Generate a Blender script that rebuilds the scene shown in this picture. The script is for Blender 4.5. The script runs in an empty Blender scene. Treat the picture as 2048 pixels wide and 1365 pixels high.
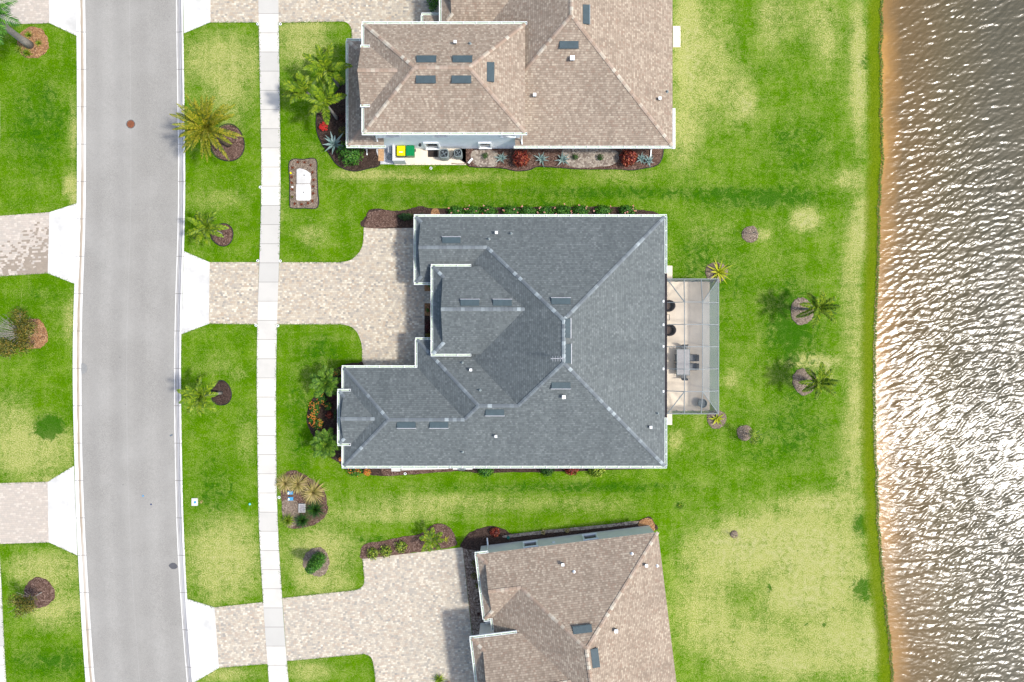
import bpy, bmesh, math, random
import numpy as np
from mathutils import Vector, Matrix, noise as mnoise
random.seed(7); rng = np.random.default_rng(7)
R = math.radians
scene = bpy.context.scene
C = scene.collection

# ------------------------------------------------------------------ camera, sky, sun, exposure
H = 57.0; F = 1365.33
cam = bpy.data.objects.new('camera', bpy.data.cameras.new('camera')); C.objects.link(cam)
cam.location = (0, 0, H); cam.rotation_euler = (0, 0, 0)
cam.data.lens = 24.0; cam.data.sensor_width = 36.0; cam.data.clip_end = 3000; cam.data.clip_start = 0.5
scene.camera = cam
SUN_EL, SUN_AZ = 55.0, 102.0          # azimuth clockwise from +Y
w = bpy.data.worlds.new('World'); scene.world = w; w.use_nodes = True
nt = w.node_tree; nt.nodes.clear()
wo = nt.nodes.new('ShaderNodeOutputWorld'); bg = nt.nodes.new('ShaderNodeBackground'); sk = nt.nodes.new('ShaderNodeTexSky')
sk.sky_type = 'NISHITA'; sk.sun_disc = False; sk.sun_elevation = R(SUN_EL); sk.sun_rotation = R(SUN_AZ)
sk.dust_density = 2.5; sk.air_density = 1.0
bg.inputs[1].default_value = 0.15
nt.links.new(sk.outputs[0], bg.inputs[0]); nt.links.new(bg.outputs[0], wo.inputs[0])
sl = bpy.data.lights.new('sun', 'SUN'); sl.energy = 2.5; sl.angle = R(5.0); sl.color = (1.0, 0.965, 0.91)
sun = bpy.data.objects.new('sun', sl); C.objects.link(sun)
sd = Vector((math.sin(R(SUN_AZ)) * math.cos(R(SUN_EL)), math.cos(R(SUN_AZ)) * math.cos(R(SUN_EL)), math.sin(R(SUN_EL))))
sun.rotation_euler = sd.to_track_quat('Z', 'Y').to_euler(); sun.location = sd * 80
scene.render.engine = 'CYCLES'
scene.view_settings.view_transform = 'Standard'; scene.view_settings.look = 'None'
scene.view_settings.exposure = 0.95; scene.view_settings.gamma = 1.0
scene.cycles.max_bounces = 6; scene.cycles.transparent_max_bounces = 12
scene.cycles.sample_clamp_indirect = 4.0

# ------------------------------------------------------------------ helpers
def G(px, py, z=0.0):                 # photo pixel (2048 wide) -> world point at height z
    k = (H - z) / F
    return Vector(((px - 1024) * k, (682.5 - py) * k, z))

def col(r, g, b):                     # 8-bit sRGB -> linear albedo, divided by the picture's gain
    f = lambda c: ((c / 255 + 0.055) / 1.055) ** 2.4 if c / 255 > 0.04045 else c / 255 / 12.92
    return (f(r), f(g), f(b), 1.0)

class NT:
    """small wrapper that strings shader nodes together"""
    def __init__(s, name, rough=0.8, spec=0.3):
        s.m = bpy.data.materials.new(name); s.m.use_nodes = True
        s.t = s.m.node_tree; s.p = s.t.nodes['Principled BSDF']; s.out = s.t.nodes['Material Output']
        s.p.inputs['Roughness'].default_value = rough; s.p.inputs['Specular IOR Level'].default_value = spec
    def n(s, ty, **kw):
        x = s.t.nodes.new(ty)
        for k, v in kw.items(): setattr(x, k, v)
        return x
    def l(s, a, b): s.t.links.new(a, b)
    def setin(s, sock, v):
        if hasattr(v, 'is_output'): s.l(v, sock)
        else: sock.default_value = v
    def math(s, op, a, b=None, c=None):
        x = s.n('ShaderNodeMath', operation=op)
        s.setin(x.inputs[0], a)
        if b is not None: s.setin(x.inputs[1], b)
        if c is not None: s.setin(x.inputs[2], c)
        return x.outputs[0]
    def pos(s): return s.n('ShaderNodeNewGeometry').outputs['Position']
    def uv(s): return s.n('ShaderNodeTexCoord').outputs['UV']
    def attr(s, name): return s.n('ShaderNodeAttribute', attribute_name=name).outputs['Fac']
    def mapping(s, v, scale=(1, 1, 1), rot=(0, 0, 0), loc=(0, 0, 0)):
        x = s.n('ShaderNodeMapping'); s.l(v, x.inputs[0]); x.inputs['Scale'].default_value = scale
        x.inputs['Rotation'].default_value = rot; x.inputs['Location'].default_value = loc; return x.outputs[0]
    def noise(s, v, scale, detail=3, rough=0.55, dist=0.0):
        x = s.n('ShaderNodeTexNoise'); s.l(v, x.inputs['Vector']); x.inputs['Scale'].default_value = scale
        x.inputs['Detail'].default_value = detail; x.inputs['Roughness'].default_value = rough
        x.inputs['Distortion'].default_value = dist; return x.outputs['Fac']
    def white(s, v):
        x = s.n('ShaderNodeTexWhiteNoise'); x.noise_dimensions = '3D'; s.l(v, x.inputs['Vector']); return x.outputs['Value']
    def ramp(s, f, stops, interp='LINEAR'):
        x = s.n('ShaderNodeValToRGB'); s.l(f, x.inputs[0]); e = x.color_ramp.elements; x.color_ramp.interpolation = interp
        while len(e) < len(stops): e.new(0.5)
        for i, (p, c) in enumerate(stops):
            e[i].position = p; e[i].color = c if len(c) == 4 else (*c, 1)
        return x.outputs[0]
    def mix(s, f, a, b, mode='MIX'):
        x = s.n('ShaderNodeMix', data_type='RGBA', blend_type=mode)
        s.setin(x.inputs[0], f); s.setin(x.inputs[6], a); s.setin(x.inputs[7], b); return x.outputs[2]
    def mr(s, v, a, b, c=0.0, d=1.0):
        x = s.n('ShaderNodeMapRange'); s.setin(x.inputs[0], v)
        for i, q in enumerate((a, b, c, d)): x.inputs[i + 1].default_value = q
        return x.outputs[0]
    def bump(s, h, strength=0.3, dist=0.02, prev=None):
        x = s.n('ShaderNodeBump'); x.inputs['Strength'].default_value = strength; x.inputs['Distance'].default_value = dist
        s.l(h, x.inputs['Height'])
        if prev is not None: s.l(prev, x.inputs['Normal'])
        return x.outputs[0]
    def color(s, c): s.setin(s.p.inputs['Base Color'], c); return s
    def normal(s, nrm): s.l(nrm, s.p.inputs['Normal']); return s
    def cells(s, v, wd, ht, e=0.1):
        """running-bond cells of size wd x ht -> (random, random2, joint mask)"""
        sp = s.n('ShaderNodeSeparateXYZ'); s.l(v, sp.inputs[0])
        vv = s.math('DIVIDE', sp.outputs[1], ht); row = s.math('FLOOR', vv); fv = s.math('FRACT', vv)
        c0 = s.n('ShaderNodeCombineXYZ'); s.l(row, c0.inputs[0]); c0.inputs[1].default_value = 3.7
        off = s.white(c0.outputs[0])
        uu = s.math('ADD', s.math('DIVIDE', sp.outputs[0], wd), off); cl = s.math('FLOOR', uu); fu = s.math('FRACT', uu)
        c1 = s.n('ShaderNodeCombineXYZ'); s.l(cl, c1.inputs[0]); s.l(row, c1.inputs[1])
        c2 = s.n('ShaderNodeCombineXYZ'); s.l(cl, c2.inputs[0]); s.l(row, c2.inputs[1]); c2.inputs[2].default_value = 9.3
        j = s.math('MAXIMUM', s.math('LESS_THAN', fv, e), s.math('MULTIPLY', s.math('LESS_THAN', fu, e * ht / wd), 0.8))
        return s.white(c1.outputs[0]), s.white(c2.outputs[0]), j, s.math('LESS_THAN', fv, e)

def M_plain(name, c, rough=0.7, var=0.12, scale=6, spec=0.3, metal=0.0):
    m = NT(name, rough, spec); f = m.noise(m.pos(), scale, 4)
    a = tuple(x * (1 - var) for x in c[:3]) + (1,); b = tuple(min(1, x * (1 + var)) for x in c[:3]) + (1,)
    m.color(m.mix(m.mr(f, .3, .7), a, b)); m.p.inputs['Metallic'].default_value = metal
    return m.m

def M_leaf(name, cols, rough=0.55):
    """foliage: every leaf (mesh island) takes its own shade; thin leaves let some light through"""
    m = NT(name, rough, 0.35)
    r = m.n('ShaderNodeNewGeometry').outputs['Random Per Island']
    f = m.noise(m.pos(), 2.2, 2)
    k = m.math('ADD', m.math('MULTIPLY', r, 0.75), m.math('MULTIPLY', f, 0.25))
    st = [(0.12 + 0.76 * i / (len(cols) - 1), c) for i, c in enumerate(cols)]
    c = m.ramp(k, st); m.color(c)
    tr = m.n('ShaderNodeBsdfTranslucent'); m.l(c, tr.inputs[0]); mx = m.n('ShaderNodeMixShader'); mx.inputs[0].default_value = 0.3
    m.l(m.p.outputs[0], mx.inputs[1]); m.l(tr.outputs[0], mx.inputs[2]); m.l(mx.outputs[0], m.out.inputs[0])
    return m.m

def M_shingle(name, stops, dark, hi, tabw=0.26, row=0.165):
    m = NT(name, 0.85, 0.25); v = m.uv()
    r1, r2, j, jr = m.cells(v, tabw, row, 0.16)
    c = m.ramp(r1, stops, 'CONSTANT')
    big = m.noise(v, 0.35, 4); c = m.mix(m.mr(big, .3, .7, .82, 1.0), dark, c)
    c = m.mix(m.math('MULTIPLY', jr, 0.6), c, dark); c = m.mix(m.math('MULTIPLY', j, 0.25), c, dark)
    gr = m.noise(v, 30, 2); c = m.mix(m.mr(gr, .25, .75, 0, .22), c, hi)
    st = m.noise(m.mapping(v, (0.9, 0.12, 1)), 1.0, 4); c = m.mix(m.mr(st, .52, .75, 0, .28), c, dark)
    m.color(c)
    h = m.math('SUBTRACT', m.math('MULTIPLY', r2, 0.5), m.math('MULTIPLY', jr, 1.0))
    m.normal(m.bump(h, 0.5, 0.012)); return m.m

def M_cap(name, cols, dark):
    m = NT(name, 0.85, 0.25); v = m.uv()
    sp = m.n('ShaderNodeSeparateXYZ'); m.l(v, sp.inputs[0])
    q = m.math('DIVIDE', sp.outputs[0], 0.3); c1 = m.n('ShaderNodeCombineXYZ'); m.l(m.math('FLOOR', q), c1.inputs[0]); m.l(m.math('FLOOR', sp.outputs[1]), c1.inputs[1])
    r = m.white(c1.outputs[0]); c = m.ramp(r, cols, 'CONSTANT')
    c = m.mix(m.math('MULTIPLY', m.math('LESS_THAN', m.math('FRACT', q), .14), .6), c, dark)
    m.color(c); return m.m

def M_paver(name, stops, joint, rot=0.0, wd=0.2, ht=0.15, dirt=None):
    m = NT(name, 0.9, 0.2); v = m.mapping(m.pos(), (1, 1, 1), (0, 0, -rot))
    r1, r2, j, jr = m.cells(v, wd, ht, 0.13)
    c = m.ramp(r1, stops, 'CONSTANT')
    b = m.noise(m.pos(), 1.1, 3); c = m.mix(m.mr(b, .35, .7, .0, .35), c, stops[0][1])
    b2 = m.noise(m.pos(), 0.45, 4); c = m.mix(m.mr(b2, .35, .65, .3, .0), c, stops[1][1])
    if dirt is not None:
        dm = m.attr('dirt'); thr = m.math('GREATER_THAN', m.math('ADD', dm, m.math('MULTIPLY', m.math('SUBTRACT', r2, 0.5), 0.9)), 0.5)
        c = m.mix(m.math('MULTIPLY', thr, .62), c, dirt)
    c = m.mix(m.math('MULTIPLY', j, 0.42), c, joint); m.color(c)
    m.normal(m.bump(m.math('SUBTRACT', 1, j), 0.35, 0.01)); return m.m

def M_mulch(name, a, b, c3, scale=13):
    m = NT(name, 0.95, 0.1); v = m.pos()
    vo = m.n('ShaderNodeTexVoronoi'); m.l(m.mapping(v, (1, 1, 1)), vo.inputs['Vector']); vo.inputs['Scale'].default_value = scale
    vo.inputs['Randomness'].default_value = 1.0
    sp = m.n('ShaderNodeSeparateColor'); m.l(vo.outputs['Color'], sp.inputs[0])
    c = m.ramp(sp.outputs[0], [(0, a), (.35, b), (.7, c3), (.9, a)], 'CONSTANT')
    f = m.noise(v, 1.6, 4); c = m.mix(m.mr(f, .35, .65, 0, .65), c, b)
    c = m.mix(m.mr(m.noise(v, 22, 2), .35, .65, 0, .5), c, a); m.color(c)
    m.normal(m.bump(sp.outputs[1], 0.8, 0.05)); return m.m

def new_obj(name, bm, mat, parent=None, space='world', smooth=False):
    me = bpy.data.meshes.new(name)
    o = bpy.data.objects.new(name, me); C.objects.link(o)
    if parent is not None:
        o.parent = parent
        if space == 'world':
            p = parent; mats = Matrix.Identity(4)
            while p is not None:
                mats = (Matrix.Translation(p.location) @ p.rotation_euler.to_matrix().to_4x4()) @ mats; p = p.parent
            bm.transform(mats.inverted())
    bm.to_mesh(me); bm.free()
    if smooth:
        for f in me.polygons: f.use_smooth = True
    me.materials.append(mat)
    return o

def tag(o, label=None, cat=None, group=None, kind=None):
    if label: o['label'] = label
    if cat: o['category'] = cat
    if group: o['group'] = group
    if kind: o['kind'] = kind
    return o

def thing(name, loc, label, cat, group=None, rz=0.0):
    o = bpy.data.objects.new(name, None); C.objects.link(o); o.location = loc; o.rotation_euler = (0, 0, rz); o.empty_display_size = .3
    return tag(o, label, cat, group)

def box(bm, c, s, ax=None, rz=0.0):
    """box of full size s centred at c; ax = 3 unit axes or a z rotation"""
    c = Vector(c)
    if ax is None:
        ax = (Vector((math.cos(rz), math.sin(rz), 0)), Vector((-math.sin(rz), math.cos(rz), 0)), Vector((0, 0, 1)))
    vs = []
    for k in (-.5, .5):
        for j, i in ((-.5, -.5), (-.5, .5), (.5, .5), (.5, -.5)):
            vs.append(bm.verts.new(c + ax[0] * (i * s[0]) + ax[1] * (j * s[1]) + ax[2] * (k * s[2])))
    for f in ((3, 2, 1, 0), (4, 5, 6, 7), (0, 1, 5, 4), (1, 2, 6, 5), (2, 3, 7, 6), (3, 0, 4, 7)):
        bm.faces.new([vs[i] for i in f])

def tube(bm, pts, rad, n=7, cap=True):
    pts = [Vector(p) for p in pts]; rings = []
    for i, p in enumerate(pts):
        d = (pts[min(i + 1, len(pts) - 1)] - pts[max(i - 1, 0)]).normalized()
        a = d.orthogonal().normalized() if abs(d.z) < .95 else Vector((1, 0, 0)); a = (a - d * a.dot(d)).normalized(); b = d.cross(a)
        r = rad[i] if isinstance(rad, (list, tuple)) else rad
        rings.append([bm.verts.new(p + (a * math.cos(t) + b * math.sin(t)) * r) for t in [2 * math.pi * k / n for k in range(n)]])
    for q in range(len(rings) - 1):
        for k in range(n): bm.faces.new((rings[q][k], rings[q][(k + 1) % n], rings[q + 1][(k + 1) % n], rings[q + 1][k]))
    if cap: bm.faces.new(rings[0][::-1]); bm.faces.new(rings[-1])

def lathe(bm, c, prof, n=20):
    c = Vector(c); rings = []
    for r, z in prof:
        rings.append([bm.verts.new(c + Vector((r * math.cos(2 * math.pi * k / n), r * math.sin(2 * math.pi * k / n), z))) for k in range(n)])
    for q in range(len(rings) - 1):
        for k in range(n): bm.faces.new((rings[q][k], rings[q][(k + 1) % n], rings[q + 1][(k + 1) % n], rings[q + 1][k]))
    bm.faces.new(rings[0][::-1]); bm.faces.new(rings[-1])

def slab(name, pts, z, mat, thick=0.12, parent=None, bmx=None):
    bm = bmx or bmesh.new()
    vs = [bm.verts.new((p[0], p[1], z)) for p in pts]; bs = [bm.verts.new((p[0], p[1], z - thick)) for p in pts]
    f = bm.faces.new(vs); f.normal_update()
    if f.normal.z < 0: f.normal_flip(); f.normal_update()
    n = len(pts)
    for i in range(n): bm.faces.new((vs[i], vs[(i + 1) % n], bs[(i + 1) % n], bs[i]))
    bmesh.ops.triangulate(bm, faces=[f], ngon_method='EAR_CLIP')
    bmesh.ops.recalc_face_normals(bm, faces=bm.faces)
    if bmx is None: return new_obj(name, bm, mat, parent)

def catmull(pts, n=6, closed=True):
    out = []; N = len(pts)
    for i in range(N if closed else N - 1):
        if closed: p = [Vector(pts[(i + k) % N]) for k in (-1, 0, 1, 2)]
        else: p = [Vector(pts[min(max(i + k, 0), N - 1)]) for k in (-1, 0, 1, 2)]
        for s in range(n):
            t = s / n
            out.append(0.5 * ((2 * p[1]) + (p[2] - p[0]) * t + (2 * p[0] - 5 * p[1] + 4 * p[2] - p[3]) * t * t + (3 * p[1] - p[0] - 3 * p[2] + p[3]) * t ** 3))
    if not closed: out.append(Vector(pts[-1]))
    return out
def wpx(pts): return [(G(x, y).x, G(x, y).y) for x, y in pts]
def jitter(pts, a=0.04):
    return [Vector((p[0] + random.uniform(-a, a), p[1] + random.uniform(-a, a))) for p in pts]

# ------------------------------------------------------------------ materials
WHITE = M_plain('white paint', (.72, .74, .73, 1), .5, .05)
GUT_IN = M_plain('gutter inside', (.36, .43, .32, 1), .6, .2, 3)
BRONZE = M_plain('dark bronze', (.035, .03, .035, 1), .5, .2)
CONC = M_plain('concrete', (.47, .46, .43, 1), .9, .2, .7)
BEIGE = M_plain('beige concrete', (.60, .52, .41, 1), .85, .12, .8)
STUCCO_G = M_plain('pale grey stucco', (.74, .77, .78, 1), .9, .05, 2)
STUCCO_B = M_plain('greige stucco', (.70, .67, .60, 1), .9, .06, 2)
STUCCO_W = M_plain('white stucco', (.50, .50, .49, 1), .9, .05, 2)
GLASS = M_plain('dark window glass', (.03, .04, .05, 1), .08, .1, 1, .5)
GREYMETAL = M_plain('grey metal', (.17, .20, .20, 1), .5, .12)
DARKMETAL = M_plain('dark metal', (.03, .035, .04, 1), .5, .2)
SLATE = M_plain('slate metal', (.040, .062, .070, 1), .6, .12, 3)
SLATE_L = M_plain('light slate metal', (.16, .20, .22, 1), .5, .12, 3)
PALE_EDGE = M_plain('pale flange', (.36, .36, .38, 1), .5, .1)
WICKER = M_plain('brown wicker', (.030, .024, .024, 1), .7, .35, 25)
CUSH = M_plain('taupe cushion', (.075, .055, .045, 1), .9, .15)
TABLETOP = M_plain('pale table slats', (.32, .31, .30, 1), .6, .1)
CHAIRGREY = M_plain('grey chair sling', (.14, .145, .15, 1), .8, .15)
ROCKW = M_mulch('white rock', (.30, .31, .33, 1), (.52, .52, .52, 1), (.66, .66, .66, 1), 12)
MULCH_D = M_mulch('dark mulch', (.025, .016, .012, 1), (.055, .036, .028, 1), (.095, .063, .05, 1))
MULCH_B = M_mulch('brown mulch', (.05, .028, .02, 1), (.13, .08, .06, 1), (.22, .15, .12, 1))
MULCH_O = M_mulch('orange straw mulch', (.13, .065, .035, 1), (.30, .16, .07, 1), (.40, .26, .14, 1))
MULCH_G = M_mulch('weathered mulch', (.10, .075, .055, 1), (.20, .155, .115, 1), (.33, .27, .205, 1))
ROCK_T = M_mulch('tan pebbles', (.08, .055, .04, 1), (.24, .18, .14, 1), (.40, .33, .26, 1), 10)
SANDY = M_mulch('sandy soil', (.14, .11, .09, 1), (.30, .26, .21, 1), (.42, .37, .31, 1), 7)
TRUNK = M_plain('grey trunk', (.20, .18, .16, 1), .9, .25, 8)
TRUNK_B = M_plain('brown trunk', (.10, .07, .045, 1), .9, .3, 10)
RUST = M_plain('rusty iron', (.16, .055, .025, 1), .85, .3, 9)
EDGING = M_plain('black edging', (.015, .015, .017, 1), .6, .2)
BLUE = M_plain('blue plastic', (.05, .23, .42, 1), .5, .2)
YELLOW = M_plain('yellow plastic', (.55, .52, .0, 1), .4, .05)
GREENP = M_plain('green plastic', (.0, .17, .05, 1), .4, .1)
WOOD = M_plain('weathered board', (.40, .24, .12, 1), .9, .25, 8)

L_PALM = M_leaf('palm leaf', [(.03, .075, .003, 1), (.085, .17, .004, 1), (.17, .27, .006, 1), (.30, .36, .015, 1)])
L_PALM2 = M_leaf('soft palm leaf', [(.02, .07, .004, 1), (.05, .14, .008, 1), (.10, .21, .012, 1), (.20, .30, .03, 1)])
L_SAGO = M_leaf('date palm leaf', [(.05, .09, .003, 1), (.12, .17, .004, 1), (.25, .25, .006, 1), (.42, .34, .03, 1)])
L_DARK = M_leaf('dark leaf', [(.006, .025, .006, 1), (.012, .05, .008, 1), (.03, .085, .012, 1), (.05, .12, .02, 1)])
L_MID = M_leaf('hedge leaf', [(.010, .05, .004, 1), (.026, .115, .007, 1), (.055, .185, .012, 1), (.12, .26, .025, 1)])
L_LIME = M_leaf('lime leaf', [(.03, .08, .004, 1), (.10, .19, .008, 1), (.24, .33, .02, 1), (.38, .42, .06, 1)])
L_YEL = M_leaf('yellow leaf', [(.16, .24, .01, 1), (.40, .44, .02, 1), (.62, .60, .06, 1)])
L_RED = M_leaf('red leaf', [(.03, .004, .004, 1), (.13, .014, .010, 1), (.26, .035, .018, 1), (.40, .12, .05, 1)])
L_DRED = M_leaf('dark red leaf', [(.012, .004, .006, 1), (.05, .008, .010, 1), (.12, .02, .02, 1)])
L_OLIVE = M_leaf('olive leaf', [(.025, .04, .006, 1), (.07, .085, .008, 1), (.15, .14, .012, 1), (.24, .16, .03, 1)])
L_AGAVE = M_leaf('blue agave leaf', [(.13, .21, .19, 1), (.24, .34, .32, 1), (.38, .48, .45, 1)])
L_TAN = M_leaf('straw grass', [(.16, .16, .03, 1), (.34, .30, .07, 1), (.52, .42, .17, 1), (.62, .50, .28, 1)])
L_GRASS = M_leaf('tuft grass', [(.008, .035, .006, 1), (.02, .08, .008, 1), (.06, .15, .01, 1)])
L_BROM = M_leaf('bromeliad leaf', [(.04, .03, .008, 1), (.20, .04, .012, 1), (.32, .09, .02, 1)])
FL_O = M_leaf('orange petals', [(.45, .10, .015, 1), (.55, .25, .03, 1)])
FL_R = M_leaf('red petals', [(.40, .008, .006, 1), (.55, .03, .02, 1)])
FL_P = M_leaf('coral petals', [(.50, .14, .07, 1), (.55, .33, .28, 1)])
TWIG = M_plain('bare twigs', (.20, .19, .16, 1), .9, .2)

SH_GREY = M_shingle('slate shingles', [(0, (0.074, 0.086, 0.086, 1)), (.22, (0.091, 0.105, 0.104, 1)), (.5, (0.100, 0.115, 0.114, 1)), (.74, (0.112, 0.127, 0.126, 1)), (.9, (0.135, 0.152, 0.149, 1)), (.96, (0.079, 0.089, 0.092, 1))], (0.039, 0.048, 0.050, 1), (0.186, 0.195, 0.194, 1), .17)
SH_BROWN = M_shingle('brown shingles', [(0, (0.197, 0.150, 0.110, 1)), (.2, (0.235, 0.182, 0.135, 1)), (.42, (0.261, 0.205, 0.153, 1)), (.62, (0.293, 0.234, 0.176, 1)), (.8, (0.216, 0.152, 0.110, 1)), (.88, (0.341, 0.283, 0.214, 1))], (0.101, 0.078, 0.060, 1), (0.346, 0.294, 0.229, 1), .16, .165)
CAP_GREY = M_cap('slate ridge caps', [(0, (.115, .13, .138, 1)), (.45, (.14, .16, .168, 1)), (.75, (.18, .205, .212, 1)), (.92, (.26, .295, .30, 1))], (.06, .07, .08, 1))
CAP_BROWN = M_cap('brown ridge caps', [(0, (0.251, 0.185, 0.136, 1)), (.4, (0.288, 0.223, 0.172, 1)), (.7, (0.344, 0.294, 0.229, 1)), (.9, (0.391, 0.351, 0.282, 1))], (0.140, 0.109, 0.084, 1))
PAV_M = M_paver('tan pavers', [(0, (0.377, 0.329, 0.254, 1)), (.22, (0.304, 0.272, 0.224, 1)), (.4, (0.412, 0.349, 0.258, 1)), (.6, (0.343, 0.272, 0.194, 1)), (.75, (0.490, 0.435, 0.331, 1)), (.9, (0.216, 0.201, 0.176, 1)), (.95, (0.568, 0.516, 0.404, 1))], (0.196, 0.162, 0.129, 1), 0)
PAV_B = M_paver('tan pavers angled', [(0, (0.377, 0.334, 0.262, 1)), (.22, (0.304, 0.277, 0.232, 1)), (.4, (0.412, 0.353, 0.271, 1)), (.6, (0.343, 0.277, 0.211, 1)), (.75, (0.490, 0.435, 0.340, 1)), (.9, (0.235, 0.220, 0.194, 1)), (.95, (0.559, 0.506, 0.404, 1))], (0.196, 0.162, 0.138, 1), R(6))
PAV_L = M_paver('faded pavers', [(0, (0.378, 0.332, 0.277, 1)), (.3, (0.344, 0.309, 0.264, 1)), (.6, (0.407, 0.351, 0.295, 1)), (.85, (0.456, 0.404, 0.339, 1))], (0.252, 0.209, 0.176, 1), R(3), .24, .16, (0.145, 0.109, 0.070, 1))

# road, curb, pavement
def mk_asphalt():
    m = NT('worn asphalt', .92, .2); v = m.pos()
    c = m.mix(m.mr(m.noise(v, 22, 2), .3, .7), (0.170, 0.162, 0.146, 1), (0.291, 0.280, 0.252, 1))
    sp = m.n('ShaderNodeSeparateXYZ'); m.l(m.uv(), sp.inputs[0]); u = sp.outputs[0]
    lane = m.noise(m.mapping(m.uv(), (9, .02, 1)), 1.0, 3); c = m.mix(m.mr(lane, .35, .65, 0, .22), c, (0.194, 0.187, 0.169, 1))
    c = m.mix(m.mr(m.noise(v, .25, 4), .4, .65, 0, .35), c, (0.320, 0.310, 0.284, 1))
    ln = m.math('ABSOLUTE', m.math('SINE', m.math('MULTIPLY', u, 12.57))); c = m.mix(m.mr(ln, .5, 1, 0, .16), c, (0.155, 0.148, 0.135, 1))
    c = m.mix(m.mr(m.noise(v, 3.2, 5, .7), .5, .75, 0, .30), c, (0.175, 0.167, 0.153, 1))
    seam = m.math('LESS_THAN', m.math('ABSOLUTE', m.math('SUBTRACT', u, .49)), .004); c = m.mix(m.math('MULTIPLY', seam, .12), c, (0.407, 0.401, 0.378, 1))
    vo = m.n('ShaderNodeTexVoronoi'); m.l(v, vo.inputs['Vector']); vo.inputs['Scale'].default_value = .55
    sp1 = m.math('LESS_THAN', m.math('ADD', vo.outputs['Distance'], m.math('MULTIPLY', m.noise(v, 6, 2), .1)), .085); c = m.mix(m.math('MULTIPLY', sp1, .6), c, (0.116, 0.115, 0.108, 1))
    m.color(c); m.normal(m.bump(m.noise(v, 40, 2), .4, .01)); return m.m
ASPHALT = mk_asphalt()
def mk_curb(name, stops):
    m = NT(name, .9, .2); sp = m.n('ShaderNodeSeparateXYZ'); m.l(m.uv(), sp.inputs[0])
    d = m.math('MULTIPLY', m.math('SUBTRACT', m.noise(m.mapping(m.uv(), (3, .5, 1)), 1.5, 3), .5), .18)
    c = m.ramp(m.math('ADD', sp.outputs[0], d), stops)
    c = m.mix(m.mr(m.noise(m.mapping(m.uv(), (0, .09, 1)), 1.0, 3),   .5, .7, 0, .6), c, (.50, .49, .46, 1))
    j = m.math('LESS_THAN', m.math('FRACT', m.math('DIVIDE', sp.outputs[1], 3.12)), .018)
    c = m.mix(m.math('MULTIPLY', j, .75), c, (.12, .11, .10, 1)); m.color(c); return m.m
CW, CS = (.56, .55, .52, 1), (.27, .22, .16, 1)
CURB_L = mk_curb('curb left', [(.0, CW), (.42, CW), (.5, (.20, .17, .13, 1)), (.56, CS), (.72, (.34, .30, .25, 1)), (.8, CW), (1, CW)])
CURB_R = mk_curb('curb right', [(0, CW), (.1, CW), (.16, (.18, .17, .16, 1)), (.3, (.34, .33, .31, 1)), (.42, (.22, .21, .21, 1)), (.55, (.45, .44, .42, 1)), (.68, (.16, .16, .17, 1)), (.8, (.30, .29, .28, 1)), (.86, CW), (1, CW)])
def mk_walk():
    m = NT('sidewalk concrete', .9, .2); sp = m.n('ShaderNodeSeparateXYZ'); m.l(m.uv(), sp.inputs[0])
    q = m.math('DIVIDE', sp.outputs[1], 1.6); c1 = m.n('ShaderNodeCombineXYZ'); m.l(m.math('FLOOR', q), c1.inputs[0])
    c = m.ramp(m.white(c1.outputs[0]), [(0, (0.385, 0.372, 0.338, 1)), (.4, (0.432, 0.414, 0.373, 1)), (.7, (0.489, 0.465, 0.414, 1))])
    c = m.mix(m.mr(m.noise(m.pos(), .9, 5), .45, .7, 0, .35), c, (0.338, 0.326, 0.297, 1))
    c = m.mix(m.math('MULTIPLY', m.math('LESS_THAN', m.math('FRACT', q), .03), .6), c, (0.094, 0.093, 0.081, 1)); m.color(c); return m.m
WALK = mk_walk()

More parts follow.
